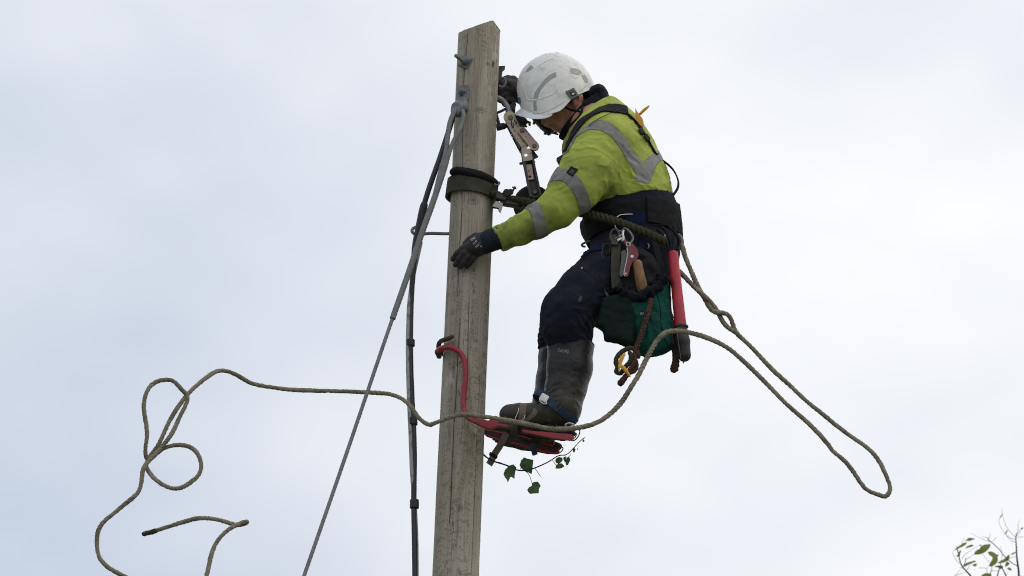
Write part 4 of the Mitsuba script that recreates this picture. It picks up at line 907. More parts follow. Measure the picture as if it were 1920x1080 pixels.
# --- harness worn over the jacket
har = obj('harness', band(jm, [(1176, 200), (1143, 206), (1122, 217), (1105, 231), (1083, 243), (1068, 262), (1058, 285), (1046, 300), (1059, 310), (1069, 286), (1081, 268), (1095, 253), (1112, 239), (1131, 229), (1154, 228), (1178, 223)], -0.12, -0.5, 0.02, 0.008), 'black_webbing', person, smooth=50)
obj('webbing_edge', tube(onsurf(jm, [(1170, 208), (1146, 215), (1124, 225), (1104, 240)], 0.0085), 0.0014, 0.004, 6, world=True), 'navy_cloth', har, smooth=True)
obj('chest_buckle', cat([rbox(1052, 300, -0.06, 15, 12, 0.03, -30, 1.5), rbox(1060, 308, -0.075, 9, 14, 0.03, 20, 1.5)]), 'black_rubber', har)
bq = onsurf(jm, [(1172, 212), (1190, 228), (1204, 246), (1216, 266), (1227, 286)], 0.004, 30)
bq = bq if len(bq) > 6 else PT([(1172, 212, -.1), (1190, 228, -.08), (1204, 246, -.07), (1216, 266, -.06), (1227, 286, -.06)])
free = PT([(1236, 296, -0.07), (1248, 305, -0.07), (1261, 317, -0.07), (1269, 331, -0.07), (1272, 344, -0.07), (1269, 356, -0.075), (1262, 366, -0.085), (1256, 384, -0.10)])
obj('back_strap', ribbon(np.vstack([bq[::3], free]), np.r_[R(9)], 0.005, (0.15, 1, 0.1), 0.005, world=True), 'black_webbing', har)
for q_ in ((1203, 247), (1213, 259)):
    h_ = hit(jm, [q_[0] - 2], [q_[1] + 2])[0][0]
    obj('strap_adjuster', rbox(*q_, h_[1] if not np.isnan(h_[1]) else -0.08, 8, 12, 0.03, -35, 1.2), 'black_rubber', har)
obj('belt', band(lw, [(1060, 400), (1160, 388), (1290, 378), (1295, 424), (1200, 428), (1060, 434)], -0.15, -0.5, 0.5, 0.007), 'black_webbing', har, smooth=50)
obj('back_pad', band(lw, [(1212, 379), (1276, 373), (1284, 424), (1214, 425)], -0.15, -0.5, 0.10, 0.018), 'black_webbing', har, smooth=50)
obj('back_pad_edge', tube(onsurf(lw, [(1214, 421), (1240, 421.5), (1262, 420)], 0.018), 0.0014, 0.004, 6, world=True), 'navy_cloth', har, smooth=True)
obj('blue_webbing', band(lw, [(1172, 402), (1210, 400), (1210, 422), (1172, 426)], -0.2, -0.5, -0.05, 0.011), 'royal_webbing', har, smooth=50)
for q_, mt in (([(1086, 480), (1103, 464), (1130, 455), (1132, 470), (1110, 472), (1092, 484)], 'royal_webbing'), ([(1200, 440), (1214, 440), (1212, 468), (1196, 470)], 'royal_webbing'), ([(1136, 460), (1152, 458), (1158, 474), (1136, 480)], 'black_webbing')):
    pa_ = patch(tmesh, q_, 0.006)
    if pa_ is not None: obj('leg_strap', pa_, mt, har)
ly = hit(tmesh, [1136], [470])[0][0][1]
def frame_ring(pts, r, world=False): return tube(pts + [pts[0]] if not world else pts, r, 0.003, 8, world=world, ends=False)
obj('strap_buckle', frame_ring([(1130, 458, ly - 0.012), (1137, 457, ly - 0.012), (1143, 458, ly - 0.012), (1143.5, 470, ly - 0.012), (1142, 483, ly - 0.012), (1135, 484.5, ly - 0.012), (1129, 482, ly - 0.012), (1129.5, 470, ly - 0.012)], 0.0022), 'dark_steel', har, smooth=True)
obj('hip_ring', tube([(1186, 401.6, -0.215), (1170, 402, -0.225), (1158, 406, -0.235), (1153, 417, -0.24), (1155, 427, -0.24), (1162, 433, -0.24), (1170, 432, -0.236)], 0.0022, 0.003, 8), 'bright_steel', har, smooth=True)
obj('small_ring', tube([(1213, 456.5, -0.222), (1216, 458, -0.226), (1217, 462, -0.226), (1214, 466, -0.222)], 0.0018, 0.002, 8), 'bright_steel', har, smooth=True)
obj('small_ring', tube([(1247, 439, -0.225), (1247, 446, -0.228), (1249, 452, -0.226)], 0.0012, 0.002, 8), 'bright_steel', har, smooth=True)
for i, pts in enumerate(([(1240, 425, -0.18), (1250, 436, -0.2), (1256, 452, -0.2), (1258, 474, -0.2)], [(1262, 424, -0.17), (1266, 438, -0.185), (1262, 455, -0.195), (1264, 476, -0.2)], [(1254, 424, -0.19), (1262, 432, -0.2), (1271, 446, -0.18), (1268, 470, -0.17)], [(1232, 430, -0.19), (1242, 440, -0.21), (1252, 462, -0.21), (1256, 480, -0.2)])):
    obj('gear_loop', tube(pts, R(2.7), 0.004, 10), 'black_webbing', har, smooth=True)
obj('rear_ring', tube([(1269, 440, -0.13), (1276, 444, -0.135), (1279, 453, -0.135), (1277, 463, -0.135), (1270, 466, -0.13)], R(3.6), 0.003, 10), 'galvanised', har, smooth=True)
obj('front_ring', tube([(1107, 452, -0.13), (1097, 455, -0.12), (1091, 459, -0.115), (1098, 463, -0.12)], R(2.0), 0.003, 8), 'galvanised', har, smooth=True)

# ================================================================== gear and tools
# --- positioning strap round the pole, with rope and adjuster back to the belt
lany = thing('positioning_lanyard', 'thick dark rope lanyard with a canvas sleeve wrapped round the pole, clipped to the belt', 'lanyard')
cxp = 884.5
sl_ = obj('pole_sleeve', ringband((cxp, 359), (46, 5.5), R(47), 33, 0.010, 0.0, n=90), 'olive_webbing', lany, smooth=40)
_m = ringband((cxp, 359), (46, 5.5), R(47), 33, 0.010, 0.0, n=90)
def jitter(m, a, f, seed=0):
    m = m.copy(); v = np.asarray(m.vertices); m.vertices = v + vnormals(m) * (a * 2 * (meshkit.fbm(v * f, 3, seed) - 0.5))[:, None]; return m
C0, A0 = P(cxp, 342, 0.0), dv(43, 8)
tt = np.radians(np.linspace(214, 352, 90)); roll = C0 + np.cos(tt)[:, None] * A0 * 1.06 + np.sin(tt)[:, None] * np.array([0, R(48), 0])
roll = roll + np.array([0, 0, 1.0]) * (R(3) * np.exp(-((np.degrees(tt) - 235) / 18) ** 2))[:, None]
obj('rolled_edge', jitter(tube(roll, R(8.0), 0.0025, 16, world=True, lobes=40, pitch=9.0, amp=0.05), 0.0034, 110, 4), 'black_webbing', sl_, smooth=True)
ribs = [tube(np.array([c + R(8.2) * (np.cos(a) * np.array([0, -0.8, 0.2]) + np.sin(a) * np.array([0, 0, 1.0])) for a in np.linspace(-1.2, 1.4, 7)]), 0.0011, 0.003, 5, world=True) for c in roll[24:74:2]]
obj('stitching', cat(ribs), 'black_webbing', sl_, smooth=True, kind='stuff')
obj('hook_end', tube([(927, 344, -0.07), (933, 347, -0.07), (936, 343.5, -0.07), (935, 341, -0.07)], R(2.0), 0.002, 8), 'galvanised', sl_, smooth=True)
lp = [(920, 361, -0.075), (940, 366, -0.075), (965, 373, -0.08), (1000, 381, -0.095), (1045, 391, -0.13), (1085, 398, -0.175), (1110, 403, -0.205), (1145, 412, -0.235), (1180, 424, -0.245), (1215, 438, -0.242), (1250, 455, -0.215)]
m_, u_ = tube([(a, b, c, 8.6 if a > 990 else 6.0) for a, b, c in lp], 0, 0.0022, 21, lobes=3, pitch=0.062, amp=0.34, uvs=True, rough=0.001)
obj('rope', m_, 'rope_dark', lany, smooth=True)
ad = obj('adjuster', cat([rbox(957, 379, -0.06, 38, 16, 0.035, 9, 2), rbox(940, 371, -0.075, 22, 11, 0.03, 18, 2), cyl(P(950, 361, -0.10), P(950, 361, -0.05), R(7)), cyl(P(957, 360, -0.10), P(957, 360, -0.05), R(6)), rbox(973, 384, -0.05, 16, 10, 0.03, 30, 1.5), rbox(930, 377, -0.05, 10, 22, 0.03, 10, 1.5)]), 'dark_steel', lany)
obj('locking_pin', cat([cyl(P(959, 362, -0.08), P(966, 350, -0.08), R(2.0), ns=10), cyl(P(960.5, 350.5, -0.08), P(968, 353.5, -0.08), R(1.6), ns=8)]), 'dark_steel', ad)
obj('side_plate', plate([(924, 385), (930, 377), (943, 381), (941, 393), (938, 401), (935, 390), (924, 387)], -0.083, 0.003), 'white_plate', ad)
obj('lower_hook', tube([(922, 388, -0.06), (930, 389.5, -0.06), (935, 391, -0.06), (937, 398, -0.06)], R(2.2), 0.003, 8), 'dark_steel', ad, smooth=True)

# --- ratchet tensioner beside the pole
ten = thing('strap_tensioner', 'yellow passivated steel lever tensioner hanging between pole and helmet', 'tensioner')
TY = 0.045
tb = obj('lever_plate', plate(slot(955, 219.5, 983, 274, 11, 6), TY - 0.022, 0.005, [(974, 242, 1.2)]), 'zinc_plate', ten)
for hx, hy, hr in ((957, 221, 5.2), (974.5, 241, 1.8)): obj('bolt', bolt(hx, hy, TY - 0.024, hr, 0.006, False), 'old_bolt', tb)
obj('spring', cat([tube([(959, 226, TY - 0.027), (960, 236, TY - 0.027), (964, 240, TY - 0.027)], R(1.1), 0.002, 6), tube([(964, 225, TY - 0.027), (969, 232, TY - 0.027)], R(1.1), 0.002, 6), tube([(961, 230, TY - 0.027), (963, 234, TY - 0.027), (961, 238, TY - 0.027)], R(0.9), 0.002, 6)]), 'dark_steel', tb)
obj('back_plate', plate([(946, 222), (949, 236), (960, 258), (975, 287), (980, 288), (986, 275), (970, 245), (955, 216)], TY + 0.022, 0.006, [(961, 252, 2.0), (960, 258, 1.4)]), 'dark_steel', ten)
obj('web_plate', cat([rbox(962, 248, TY, 5, 66, 0.04, -27, 1)]), 'dark_steel', ten)
hb = obj('handle_plate', plate(slot(978, 245, 1002, 274, 7.2, 8.2), TY - 0.036, 0.005), 'zinc_plate', ten)
for hx, hy, hr in ((979, 245, 4.6), (1002, 274, 4.4)): obj('bolt', bolt(hx, hy, TY - 0.038, hr, 0.007, True), 'old_bolt', hb)
obj('handle_back', plate(slot(980, 246, 1003, 275, 7, 8), TY - 0.008, 0.005), 'zinc_plate', ten)
obj('pawl_fin', cat([plate([(1001, 266), (1006, 268), (1006, 272), (1009, 276), (1001, 279), (996, 278)], TY - 0.022, 0.012), plate([(990, 280), (1000, 283), (1009, 294), (999, 299), (992, 297)], TY + 0.005, 0.014)]), 'dark_steel', ten)
obj('spool', cyl(P(985, 270, TY - 0.02), P(985, 270, TY + 0.02), R(7.5)), 'galvanised', ten)
ch = obj('channel', cat([plate([(976, 284), (980, 283), (984, 300), (997, 370), (993, 371)], TY - 0.012, 0.026), plate([(994, 283), (997.5, 284), (1002, 304), (1016, 368), (1012, 369)], TY - 0.012, 0.026), plate([(978, 300), (1000, 300), (1014, 370), (995, 371)], TY + 0.004, 0.003, [(987, 312, 1.5)])]), 'dark_steel', ten)
obj('yoke', plate([(977, 279), (996, 279), (998.5, 300), (981, 303)], TY - 0.027, 0.004, [(986, 291, 3.4)]), 'zinc_plate', ten)
obj('yoke_pin', cyl(P(974, 307, TY - 0.012), P(980, 306, TY - 0.012), R(2.6), ns=10), 'dark_steel', ten)
obj('yoke_pin', cyl(P(998, 304, TY - 0.012), P(1003, 303, TY - 0.012), R(2.4), ns=10), 'dark_steel', ten)
obj('inner_bar', plate([(985, 309), (997, 308), (1001, 336), (990, 338)], TY - 0.006, 0.004, [(993.5, 331.5, 2.6)]), 'zinc_plate', ten)
obj('channel_bolt', bolt(1003, 361, TY + 0.001, 4.2, 0.008, False), 'old_bolt', ten)
wheel = thing('pulley_wheel', 'round black wheel behind the forearm under the tensioner', 'wheel')
obj('disc', cyl(P(999, 384, 0.085), P(999, 384, 0.118), R(37.5), ns=56, bev=0.08), 'black_rubber', wheel)
obj('hub', cyl(P(1003, 366, 0.05), P(1003, 366, 0.088), R(6), ns=16), 'dark_steel', wheel)
# --- black insulated connectors seen under the helmet brim
for i, (pl, studs) in enumerate((([(962, 214), (985, 222), (990, 227), (988, 233), (984, 238), (974, 236), (966, 228)], [(988, 228, 995, 231, 2.6), (984, 236, 988, 238, 2.0), (991, 233, 995, 235, 2.0)]),
                                 ([(996, 222), (1020, 216), (1046, 232), (1047, 240), (1039, 246), (1030, 253), (1026, 252), (1012, 240)], [(1003, 226, 1000.5, 233, 2.4), (1024, 248, 1021, 252, 2.4), (1040, 250, 1046, 244, 2.4), (1035, 249, 1047, 252, 1.8)]))):
    k = thing('cable_connector', ('small black insulated connector just right of the tensioner top, under the helmet brim', 'larger black insulated connector in front of the bowed face')[i], 'connector')
    obj('housing', pillow(pl, 0.13 + 0.02 * i, 0.022, 3.0, 1.6), 'black_rubber', k, smooth=50)
    for x0, y0, x1, y1, r in studs: obj('stud', cyl(P(x0, y0, 0.13), P(x1, y1, 0.13), R(r), ns=10), 'dark_steel', k)

# --- pole climbing irons
def iron(key, rod, barpoly, by, platepoly, py_, pd, rail, rodmat='red_paint', platemat='red_paint'):
    obj('hook', tube(rod, 0, 0.004, 16), rodmat, key, smooth=True)
    if barpoly: obj('flat_bar', plate(barpoly, by, 0.022), 'red_paint', key)
    pl = obj('foot_plate', plate(platepoly, py_, pd), platemat, key)
    if rail: obj('rail', tube(rail, R(2.2), 0.004, 10), 'red_paint', pl, smooth=True)
    return pl
ir1 = thing('climbing_iron', 'worn red climbing iron under the nearer boot, hooked across the front of the pole', 'climbing iron')
iron(ir1, [(823.5, 666, -0.035, 4.6), (822.5, 660, -0.05, 5.2), (826, 654, -0.078, 5.2), (836, 651.5, -0.098, 5.2), (846, 652, -0.106, 5.2), (857, 657, -0.110, 5.2), (866, 667, -0.110, 5.2), (871.5, 681, -0.110, 5.2), (873, 700, -0.110, 5.2), (871.5, 722, -0.110, 5.4), (869, 745, -0.110, 5.4), (869.5, 765, -0.115, 5.2), (874, 778, -0.125, 5.4), (883, 786, -0.14, 5.2), (894, 791, -0.16, 4.6)],
     [(886, 783), (901, 787), (918, 790.5), (923, 790), (932, 787.5), (945.5, 790.5), (961, 799), (961, 804), (950, 801.5), (934, 799.5), (923, 804), (914, 804), (901, 799), (888, 792.5)], -0.185,
     [(978, 806), (1000, 809), (1071, 815), (1076, 818), (1075, 823), (1069, 826), (1040, 822), (1000, 814), (980, 810)], -0.205, 0.012, None)
obj('deck', plate([(935, 797), (1000, 806), (1071, 813), (1076, 816), (1076, 819), (1071, 816.5), (1000, 809.5), (935, 800.5)], -0.152, 0.09), 'red_shaded', ir1)
obj('tip', sdf_mesh(chain([(823.3, 668, -0.028, 5), (822.3, 660, -0.048, 5.9), (824.5, 656, -0.062, 5.8)]), P(810, 685, -0.09), P(840, 645, 0.02), 0.002), 'rusty_steel', ir1, smooth=True)
obj('heel_loop', tube([(1083, 803, -0.19), (1087, 810, -0.19), (1083, 820, -0.19), (1076, 826, -0.19), (1070, 825, -0.19)], R(1.1), 0.003, 8), 'dark_steel', ir1, smooth=True)
obj('heel_loop', tube([(1081, 812, -0.19), (1079, 819, -0.19), (1074, 823, -0.19)], R(1.1), 0.003, 8), 'dark_steel', ir1, smooth=True)
obj('heel_ring', tube([(1061, 800, -0.217), (1061, 795, -0.221), (1067, 793.5, -0.222), (1074, 795, -0.222), (1076, 799, -0.217)], R(1.7), 0.003, 8), 'bright_steel', ir1, smooth=True)
an = obj('ankle_strap', ringband((1040, 763), (36, 25), 0.072, 12.5, 0.0045, -0.155, n=60, a0=120, a1=262), 'blue_webbing', ir1, smooth=40)
obj('strap_side', patch(b1, [(1008, 741), (1018, 736), (1030, 742), (1055, 762), (1074, 778), (1088, 790), (1084, 799), (1066, 790), (1046, 773), (1024, 757), (1014, 751)], 0.0055, 1.4), 'blue_webbing', an)
obj('strap_buckle', rbox(1020, 746.5, -0.234, 15, 14, 0.008, 32, 1.5), 'bright_steel', an)
obj('buckle_frame', frame_ring([(1012, 748, -0.236), (1019, 757, -0.236), (1025, 757, -0.236), (1022, 751, -0.236)], R(1.1)), 'bright_steel', an, smooth=True)
obj('strap_slider', frame_ring([(1041, 768, -0.241), (1051, 755, -0.241), (1054, 757, -0.241), (1044, 770, -0.241)], R(1.0)), 'dark_steel', an, smooth=True)
for q_ in ([(975, 758), (988, 759), (985.5, 779), (981, 795), (969, 793), (973, 778)], [(1002, 765), (1009, 773), (1003, 781), (989, 791), (972, 797), (970, 790), (986, 783), (996, 776)]):
    pa_ = patch(b1, q_, 0.0045, 1.4)
    if pa_ is not None: obj('toe_strap', pa_, 'khaki_webbing', ir1)
obj('toe_wire', tube([(972, 765, -0.215), (969, 778, -0.215), (966, 790, -0.213), (975, 790, -0.213), (984, 778, -0.213)], R(0.8), 0.003, 6), 'bright_steel', ir1, smooth=True)
obj('plate_wrap', ringband((962, 806), (3, 15), 0.064, 15, 0.004, -0.14, n=48), 'olive_webbing', ir1)
ir2 = thing('climbing_iron', 'red climbing iron under the farther boot with a rusty hook behind the pole', 'climbing iron')
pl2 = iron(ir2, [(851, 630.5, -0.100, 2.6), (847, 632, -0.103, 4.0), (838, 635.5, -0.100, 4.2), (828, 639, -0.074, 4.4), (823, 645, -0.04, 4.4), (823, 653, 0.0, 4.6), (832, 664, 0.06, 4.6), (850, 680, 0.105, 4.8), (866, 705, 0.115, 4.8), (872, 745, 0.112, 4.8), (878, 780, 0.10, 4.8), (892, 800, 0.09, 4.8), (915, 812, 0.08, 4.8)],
     None, 0, [(909, 805), (925, 806), (943, 809), (972, 817), (1010, 829), (1040, 838), (1048, 843), (1047, 848), (1041, 851), (994, 839.5), (960, 832), (953, 835), (946, 834), (942, 827), (927, 823), (912, 818)], 0.030, 0.012, [(962, 815, 0.022), (990, 822, 0.022), (1020, 831, 0.022), (1036, 836, 0.022)], 'rusty_steel', 'red_shaded')
obj('deck', plate([(909, 804), (943, 808.5), (972, 816), (1010, 828), (1048, 841), (1048, 844.5), (1010, 831.5), (972, 819.5), (943, 812), (909, 807.5)], 0.078, 0.084), 'red_shaded', ir2)
for q in ([(910, 815, 0.026), (928, 822, 0.026), (943, 828, 0.026)], [(958, 831, 0.026), (994, 839, 0.026), (1040, 850, 0.026), (1047, 847, 0.026), (1047, 842, 0.026)], [(906, 806, 0.026), (925, 809, 0.026), (944, 813, 0.024)]): obj('plate_edge', tube(q, R(2.0), 0.004, 10), 'red_paint', pl2, smooth=True)
obj('spur', cat([rbox(934, 827.5, 0.04, 8, 5, 0.02, 20, 1), rbox(930, 826, 0.04, 4, 3, 0.03, -20, 0.5)]), 'rusty_steel', ir2)
obj('toe_strap', ribbon([(950, 812, 0.02), (944, 824, 0.018), (936, 838, 0.015), (928, 850, 0.012), (924, 858, 0.010), (917, 871, 0.008)], R(12.5), 0.004, (0.9, 0.2, 0.45), 0.004), 'khaki_webbing', ir2)
obj('strap_keeper', rbox(925, 854, 0.01, 16, 6, 0.012, 28, 1), 'black_webbing', ir2)
obj('ankle_strap_end', ribbon([(998, 832, 0.024), (1000, 842, 0.022), (1003.5, 853, 0.02)], R(10), 0.004, (1, 0, 0.3), 0.004), 'blue_webbing', ir2)
obj('heel_loop', tube([(1054, 838, 0.03), (1055, 843, 0.03), (1049, 849, 0.03), (1042, 851, 0.03)], R(1.1), 0.003, 8), 'dark_steel', ir2, smooth=True)
obj('heel_clip', tube([(1038, 834, 0.02), (1039, 826, 0.018), (1042, 821, 0.018)], R(1.4), 0.003, 8), 'galvanised', ir2, smooth=True)

# --- tool bag and what hangs on the belt
bag = thing('tool_bag', 'dark green canvas tool bag with a black gathered neck hanging from the left hip', 'bag')
BY = -0.205
bodyp = [(1150, 556), (1140, 580), (1150, 596), (1186, 640), (1188, 655), (1196, 664), (1212, 670), (1232, 668), (1250, 661), (1263, 653), (1263, 620), (1260, 580), (1255, 530), (1248, 510), (1225, 535), (1190, 556)]
bb = folds(pillow(bodyp, BY, 0.062, 34, 2.6, 0.25, 2), [(1235, 600, -0.27, 40, 80, 17, 4.2), (1200, 600, -0.27, 36, 84, 22, 3), (1225, 650, -0.26, 30, 70, 14, 2.5)], 0.002, 4)
obj('body', bb, 'green_canvas', bag, smooth=60)
fp = [(1128, 560), (1116, 612), (1130, 622), (1133, 640), (1160, 645), (1183, 655), (1192, 652), (1193, 600), (1190, 560), (1165, 548)]
fpk = obj('front_pocket', folds(pillow(fp, -0.248, 0.032, 12, 2.4, 0.2, 5), [(1160, 596, -0.27, 26, 84, 14, 3.2)], 0.0015, 6), 'dark_canvas', bag, smooth=60)
obj('pocket_rim', tube([(1116, 612, -0.262), (1125, 616, -0.264), (1150, 622, -0.268), (1175, 630, -0.268), (1191, 634, -0.264)], R(1.2), 0.004, 6), 'black_webbing', fpk, smooth=True)
obj('eyelet', frame_ring([(1135, 617, -0.267), (1138, 615.5, -0.267), (1140, 618, -0.267), (1137, 620.5, -0.267)], R(0.8)), 'dark_steel', fpk, smooth=True)
nl = patch(bb, [(1199, 584), (1208, 584), (1208, 591), (1199, 591)], 0.0012, 1.2)
if nl is not None:
    lb = obj('sewn_label', nl, 'black_webbing', bag)
    obj('label_print', lettering('LST', (1200, 590), (1207, 590), bb, 4.5, 0.002), 'print_white', lb)
obj('seam', tube(onsurf(bb, [(1228, 545), (1238, 580), (1240, 610), (1246, 635), (1258, 655)], 0.0008), 0.0016, 0.005, 6, world=True), 'dark_canvas', bag, smooth=True)
upp = [(1150, 470), (1170, 462), (1200, 464), (1226, 480), (1240, 505), (1246, 525), (1236, 545), (1215, 560), (1190, 562), (1160, 555), (1148, 530)]
obj('neck_panel', folds(pillow(upp, -0.215, 0.05, 20, 2.6, 0.3, 9), [(1215, 505, -0.26, 30, 60, 16, 3.5), (1170, 530, -0.26, 30, 80, 14, 2)], 0.002, 7), 'black_webbing', bag, smooth=60)
rc = [(1154, 536), (1168, 548), (1184, 555), (1200, 556), (1214, 550), (1228, 541), (1238, 530), (1244, 515)]
rp = spline(np.array(rc, float), 3.0); tg_ = np.gradient(rp, axis=0); tg_ /= np.linalg.norm(tg_, axis=1, keepdims=True); nm_ = np.stack([-tg_[:, 1], tg_[:, 0]], 1)
ww_ = 11.5 + 2.5 * np.sin(np.arange(len(rp)) * 1.1) + rng.normal(0, 1.0, len(rp))
gp = np.vstack([rp + nm_ * ww_[:, None], (rp - nm_ * (ww_ + 1.5 * np.sin(np.arange(len(rp)) * 0.7))[:, None])[::-1]])
gn = pillow([tuple(q) for q in gp], -0.262, 0.026, 10, 1.7, 0.5, 12)
gn = folds(gn, [(1160, 542, -0.28, 14, 118, 9, 5), (1180, 553, -0.28, 14, 104, 10, 6), (1202, 555, -0.28, 14, 80, 9, 6), (1222, 545, -0.28, 13, 58, 10, 6), (1238, 528, -0.28, 13, 38, 9, 5)], 0.002, 21)
obj('gathered_neck', gn, 'fleece', bag, smooth=60)
obj('hanger', ribbon([(1156, 440, -0.252), (1155, 470, -0.262), (1154, 505, -0.266), (1156, 540, -0.262)], R(17), 0.004, (1, 0, 0), 0.006), 'olive_webbing', bag)
obj('hanger', ribbon([(1225, 448, -0.235), (1232, 470, -0.24), (1240, 500, -0.235), (1245, 522, -0.225)], R(12), 0.004, (1, 0.2, -0.2), 0.006), 'black_webbing', bag)
obj('drawcord', tube([(1234, 540, -0.25), (1246, 530, -0.245), (1254, 522, -0.235), (1256, 560, -0.225), (1262, 600, -0.22)], R(1.8), 0.004, 8), 'black_webbing', bag, smooth=True)

krab = thing('karabiner', 'steel karabiner holding the red rope clamp below the belt ring', 'karabiner')
obj('ring', frame_ring([(1168, 431, -0.262), (1172, 428.5, -0.264), (1179, 433, -0.268), (1186, 443, -0.272), (1186.5, 449, -0.274), (1181, 456, -0.276), (1176, 457, -0.276), (1170, 447, -0.270), (1167, 437, -0.265)], R(2.2)), 'galvanised', krab, smooth=True)
obj('gate', cat([tube([(1170, 432, -0.268), (1168, 440, -0.272), (1169, 448, -0.274), (1166, 453, -0.272)], R(2.6), 0.003, 10), rbox(1162, 449, -0.268, 11, 5, 0.012, -28, 1), tube([(1153, 447, -0.262), (1160, 444, -0.268), (1168, 437, -0.272)], R(1.5), 0.003, 8)]), 'bright_steel', krab, smooth=40)
snap = thing('snap_hook', 'dark steel snap hook at the top of the bag hanger, left of the karabiner', 'hook')
obj('hook_body', frame_ring([(1148, 432, -0.255), (1154, 430, -0.258), (1160, 436, -0.262), (1158, 447, -0.266), (1150, 452, -0.264), (1145, 446, -0.26)], R(2.6)), 'dark_steel', snap, smooth=True)
obj('swivel', rbox(1152, 456, -0.266, 14, 9, 0.014, 5, 1.5), 'dark_steel', snap)
clamp = thing('rope_clamp', 'red and grey metal rope clamp hanging from the karabiner', 'rope clamp')
cy_ = -0.285
rdp = [(1169, 453), (1173, 450), (1179, 454), (1187, 458), (1195.5, 468), (1197.6, 478), (1194, 486), (1186, 491), (1182, 500), (1177.5, 518), (1172, 518.5), (1170, 515), (1173, 497), (1176, 478), (1175, 462)]
cp_ = obj('red_plate', plate(rdp, cy_ - 0.006, 0.004, [(1178, 457.5, 3.2)]), 'red_anodised', clamp)
obj('eye', frame_ring([(1174.5, 458, cy_ - 0.008), (1178, 454.3, cy_ - 0.008), (1181.5, 458, cy_ - 0.008), (1178, 461.5, cy_ - 0.008)], R(0.9)), 'bright_steel', cp_, smooth=True)
obj('plate_edge', tube([(1175.5, 464, cy_ - 0.007), (1176, 480, cy_ - 0.007), (1173, 497, cy_ - 0.007), (1170, 514, cy_ - 0.007), (1173, 518, cy_ - 0.007)], R(0.8), 0.003, 6), 'bright_steel', cp_, smooth=True)
for a, b, r in ((1185, 481, 3.2), (1173.3, 513.3, 1.7)): obj('rivet', bolt(a, b, cy_ - 0.007, r, 0.003, False), 'bright_steel', cp_)
obj('grey_plate', plate([(1165, 472), (1172, 469), (1178, 478), (1176, 500), (1171, 517), (1164, 519), (1161.5, 515), (1165, 485)], cy_ + 0.006, 0.008), 'grey_plastic', clamp)
obj('plate_print', cat([plate([(1178.5, 468), (1180, 468), (1179.8, 482), (1178.3, 482)], cy_ - 0.0085, 0.001), plate([(1181.3, 468), (1182.3, 468), (1182, 480), (1181, 480)], cy_ - 0.0085, 0.001)]), 'print_grey', cp_)
ham = thing('hammer', 'tan wooden hammer handle sticking up out of the bag', 'hammer')
hsh = jitter(tube([(1194, 487.5, -0.278, 7.6), (1194.5, 492, -0.278, 9.2), (1197, 505, -0.276, 9.4), (1200, 520, -0.272, 10), (1204, 538, -0.260, 10.5), (1208, 556, -0.235, 10)], 0, 0.003, 20), 0.0008, 60, 2)
obj('handle', hsh, 'handle_wood', ham, smooth=True)
obj('head', rbox(1212, 588, -0.20, 30, 14, 0.03, 10, 2), 'dark_steel', ham)
tool = thing('bolt_cutter', 'red tubular tool with black rubber grip hanging beside the green bag', 'tool')
obj('tube', cyl(P(1261.5, 472, -0.235), P(1277, 620, -0.235), R(9.2), R(11.2), ns=28, bev=0.25), 'red_sleeve', tool)
obj('collar', cyl(P(1276.6, 610.5, -0.235), P(1277.2, 616.5, -0.235), R(13.6), ns=24, bev=0.3), 'black_rubber', tool)
obj('grip', sdf_mesh(chain([(1277.5, 622, -0.235, 12.2), (1280, 640, -0.235, 12.6), (1283, 666, -0.235, 12.4)]), P(1255, 690, -0.29), P(1305, 600, -0.18), 0.0025), 'black_rubber', tool, smooth=True)
obj('grip_seam', tube([(1270, 625, -0.262), (1273, 648, -0.263), (1277, 674, -0.258)], R(0.7), 0.004, 6), 'print_grey', tool, smooth=True)
obj('end_pin', cyl(P(1281, 674, -0.235), P(1281.5, 681, -0.235), R(1.3), ns=8), 'galvanised', tool)
re_ = thing('rope_end', 'dark whipped rope end poking out below the bag behind the black grip', 'rope end')
obj('stub', jitter(tube([(1262, 600, -0.19, 5), (1264, 640, -0.195, 5.5), (1266, 665, -0.20, 6), (1267, 680, -0.20, 7.4), (1264, 692, -0.20, 8.2), (1262, 698, -0.20, 7)], 0, 0.003, 18, lobes=3, pitch=0.05, amp=0.2), 0.0016, 120, 3), 'cord_brown', re_, smooth=True)

tie = thing('tool_lanyard', 'speckled brown lanyard hanging from the bag neck and knotted in a loop at its end', 'lanyard')
cord = [(1221, 560, -0.272, 5.0), (1217, 580, -0.285, 5.2), (1211, 600, -0.288, 5.2), (1204, 622, -0.288, 5.3), (1197, 642, -0.288, 5.3), (1191, 660, -0.288, 5.2), (1190, 672, -0.29, 5.0), (1193, 686, -0.295, 5), (1189, 695, -0.298, 4.8), (1181, 698, -0.30, 4.8), (1172, 696, -0.30, 4.8)]
m_, u_ = tube(cord, 0, 0.002, 15, lobes=3, pitch=0.05, amp=0.16, uvs=True); obj('cord', m_, 'cord_brown', tie, smooth=True, uv=u_)
lo = [(1196, 672, -0.284, 4.6), (1194, 659, -0.284, 4.6), (1184, 653, -0.284, 4.6), (1170, 657, -0.284, 4.6), (1158, 668, -0.284, 4.6), (1155, 681, -0.284, 4.6), (1158, 690, -0.284, 4.6), (1156, 697, -0.284, 4.8), (1164, 699, -0.286, 4.8), (1170, 691, -0.290, 4.6), (1180, 680, -0.294, 4.6), (1183, 669, -0.296, 4.4), (1179, 659, -0.292, 4.2)]
m_, u_ = tube(lo, 0, 0.002, 15, lobes=3, pitch=0.05, amp=0.14, uvs=True); obj('knot_loop', m_, 'rope_dark', tie, smooth=True, uv=u_)
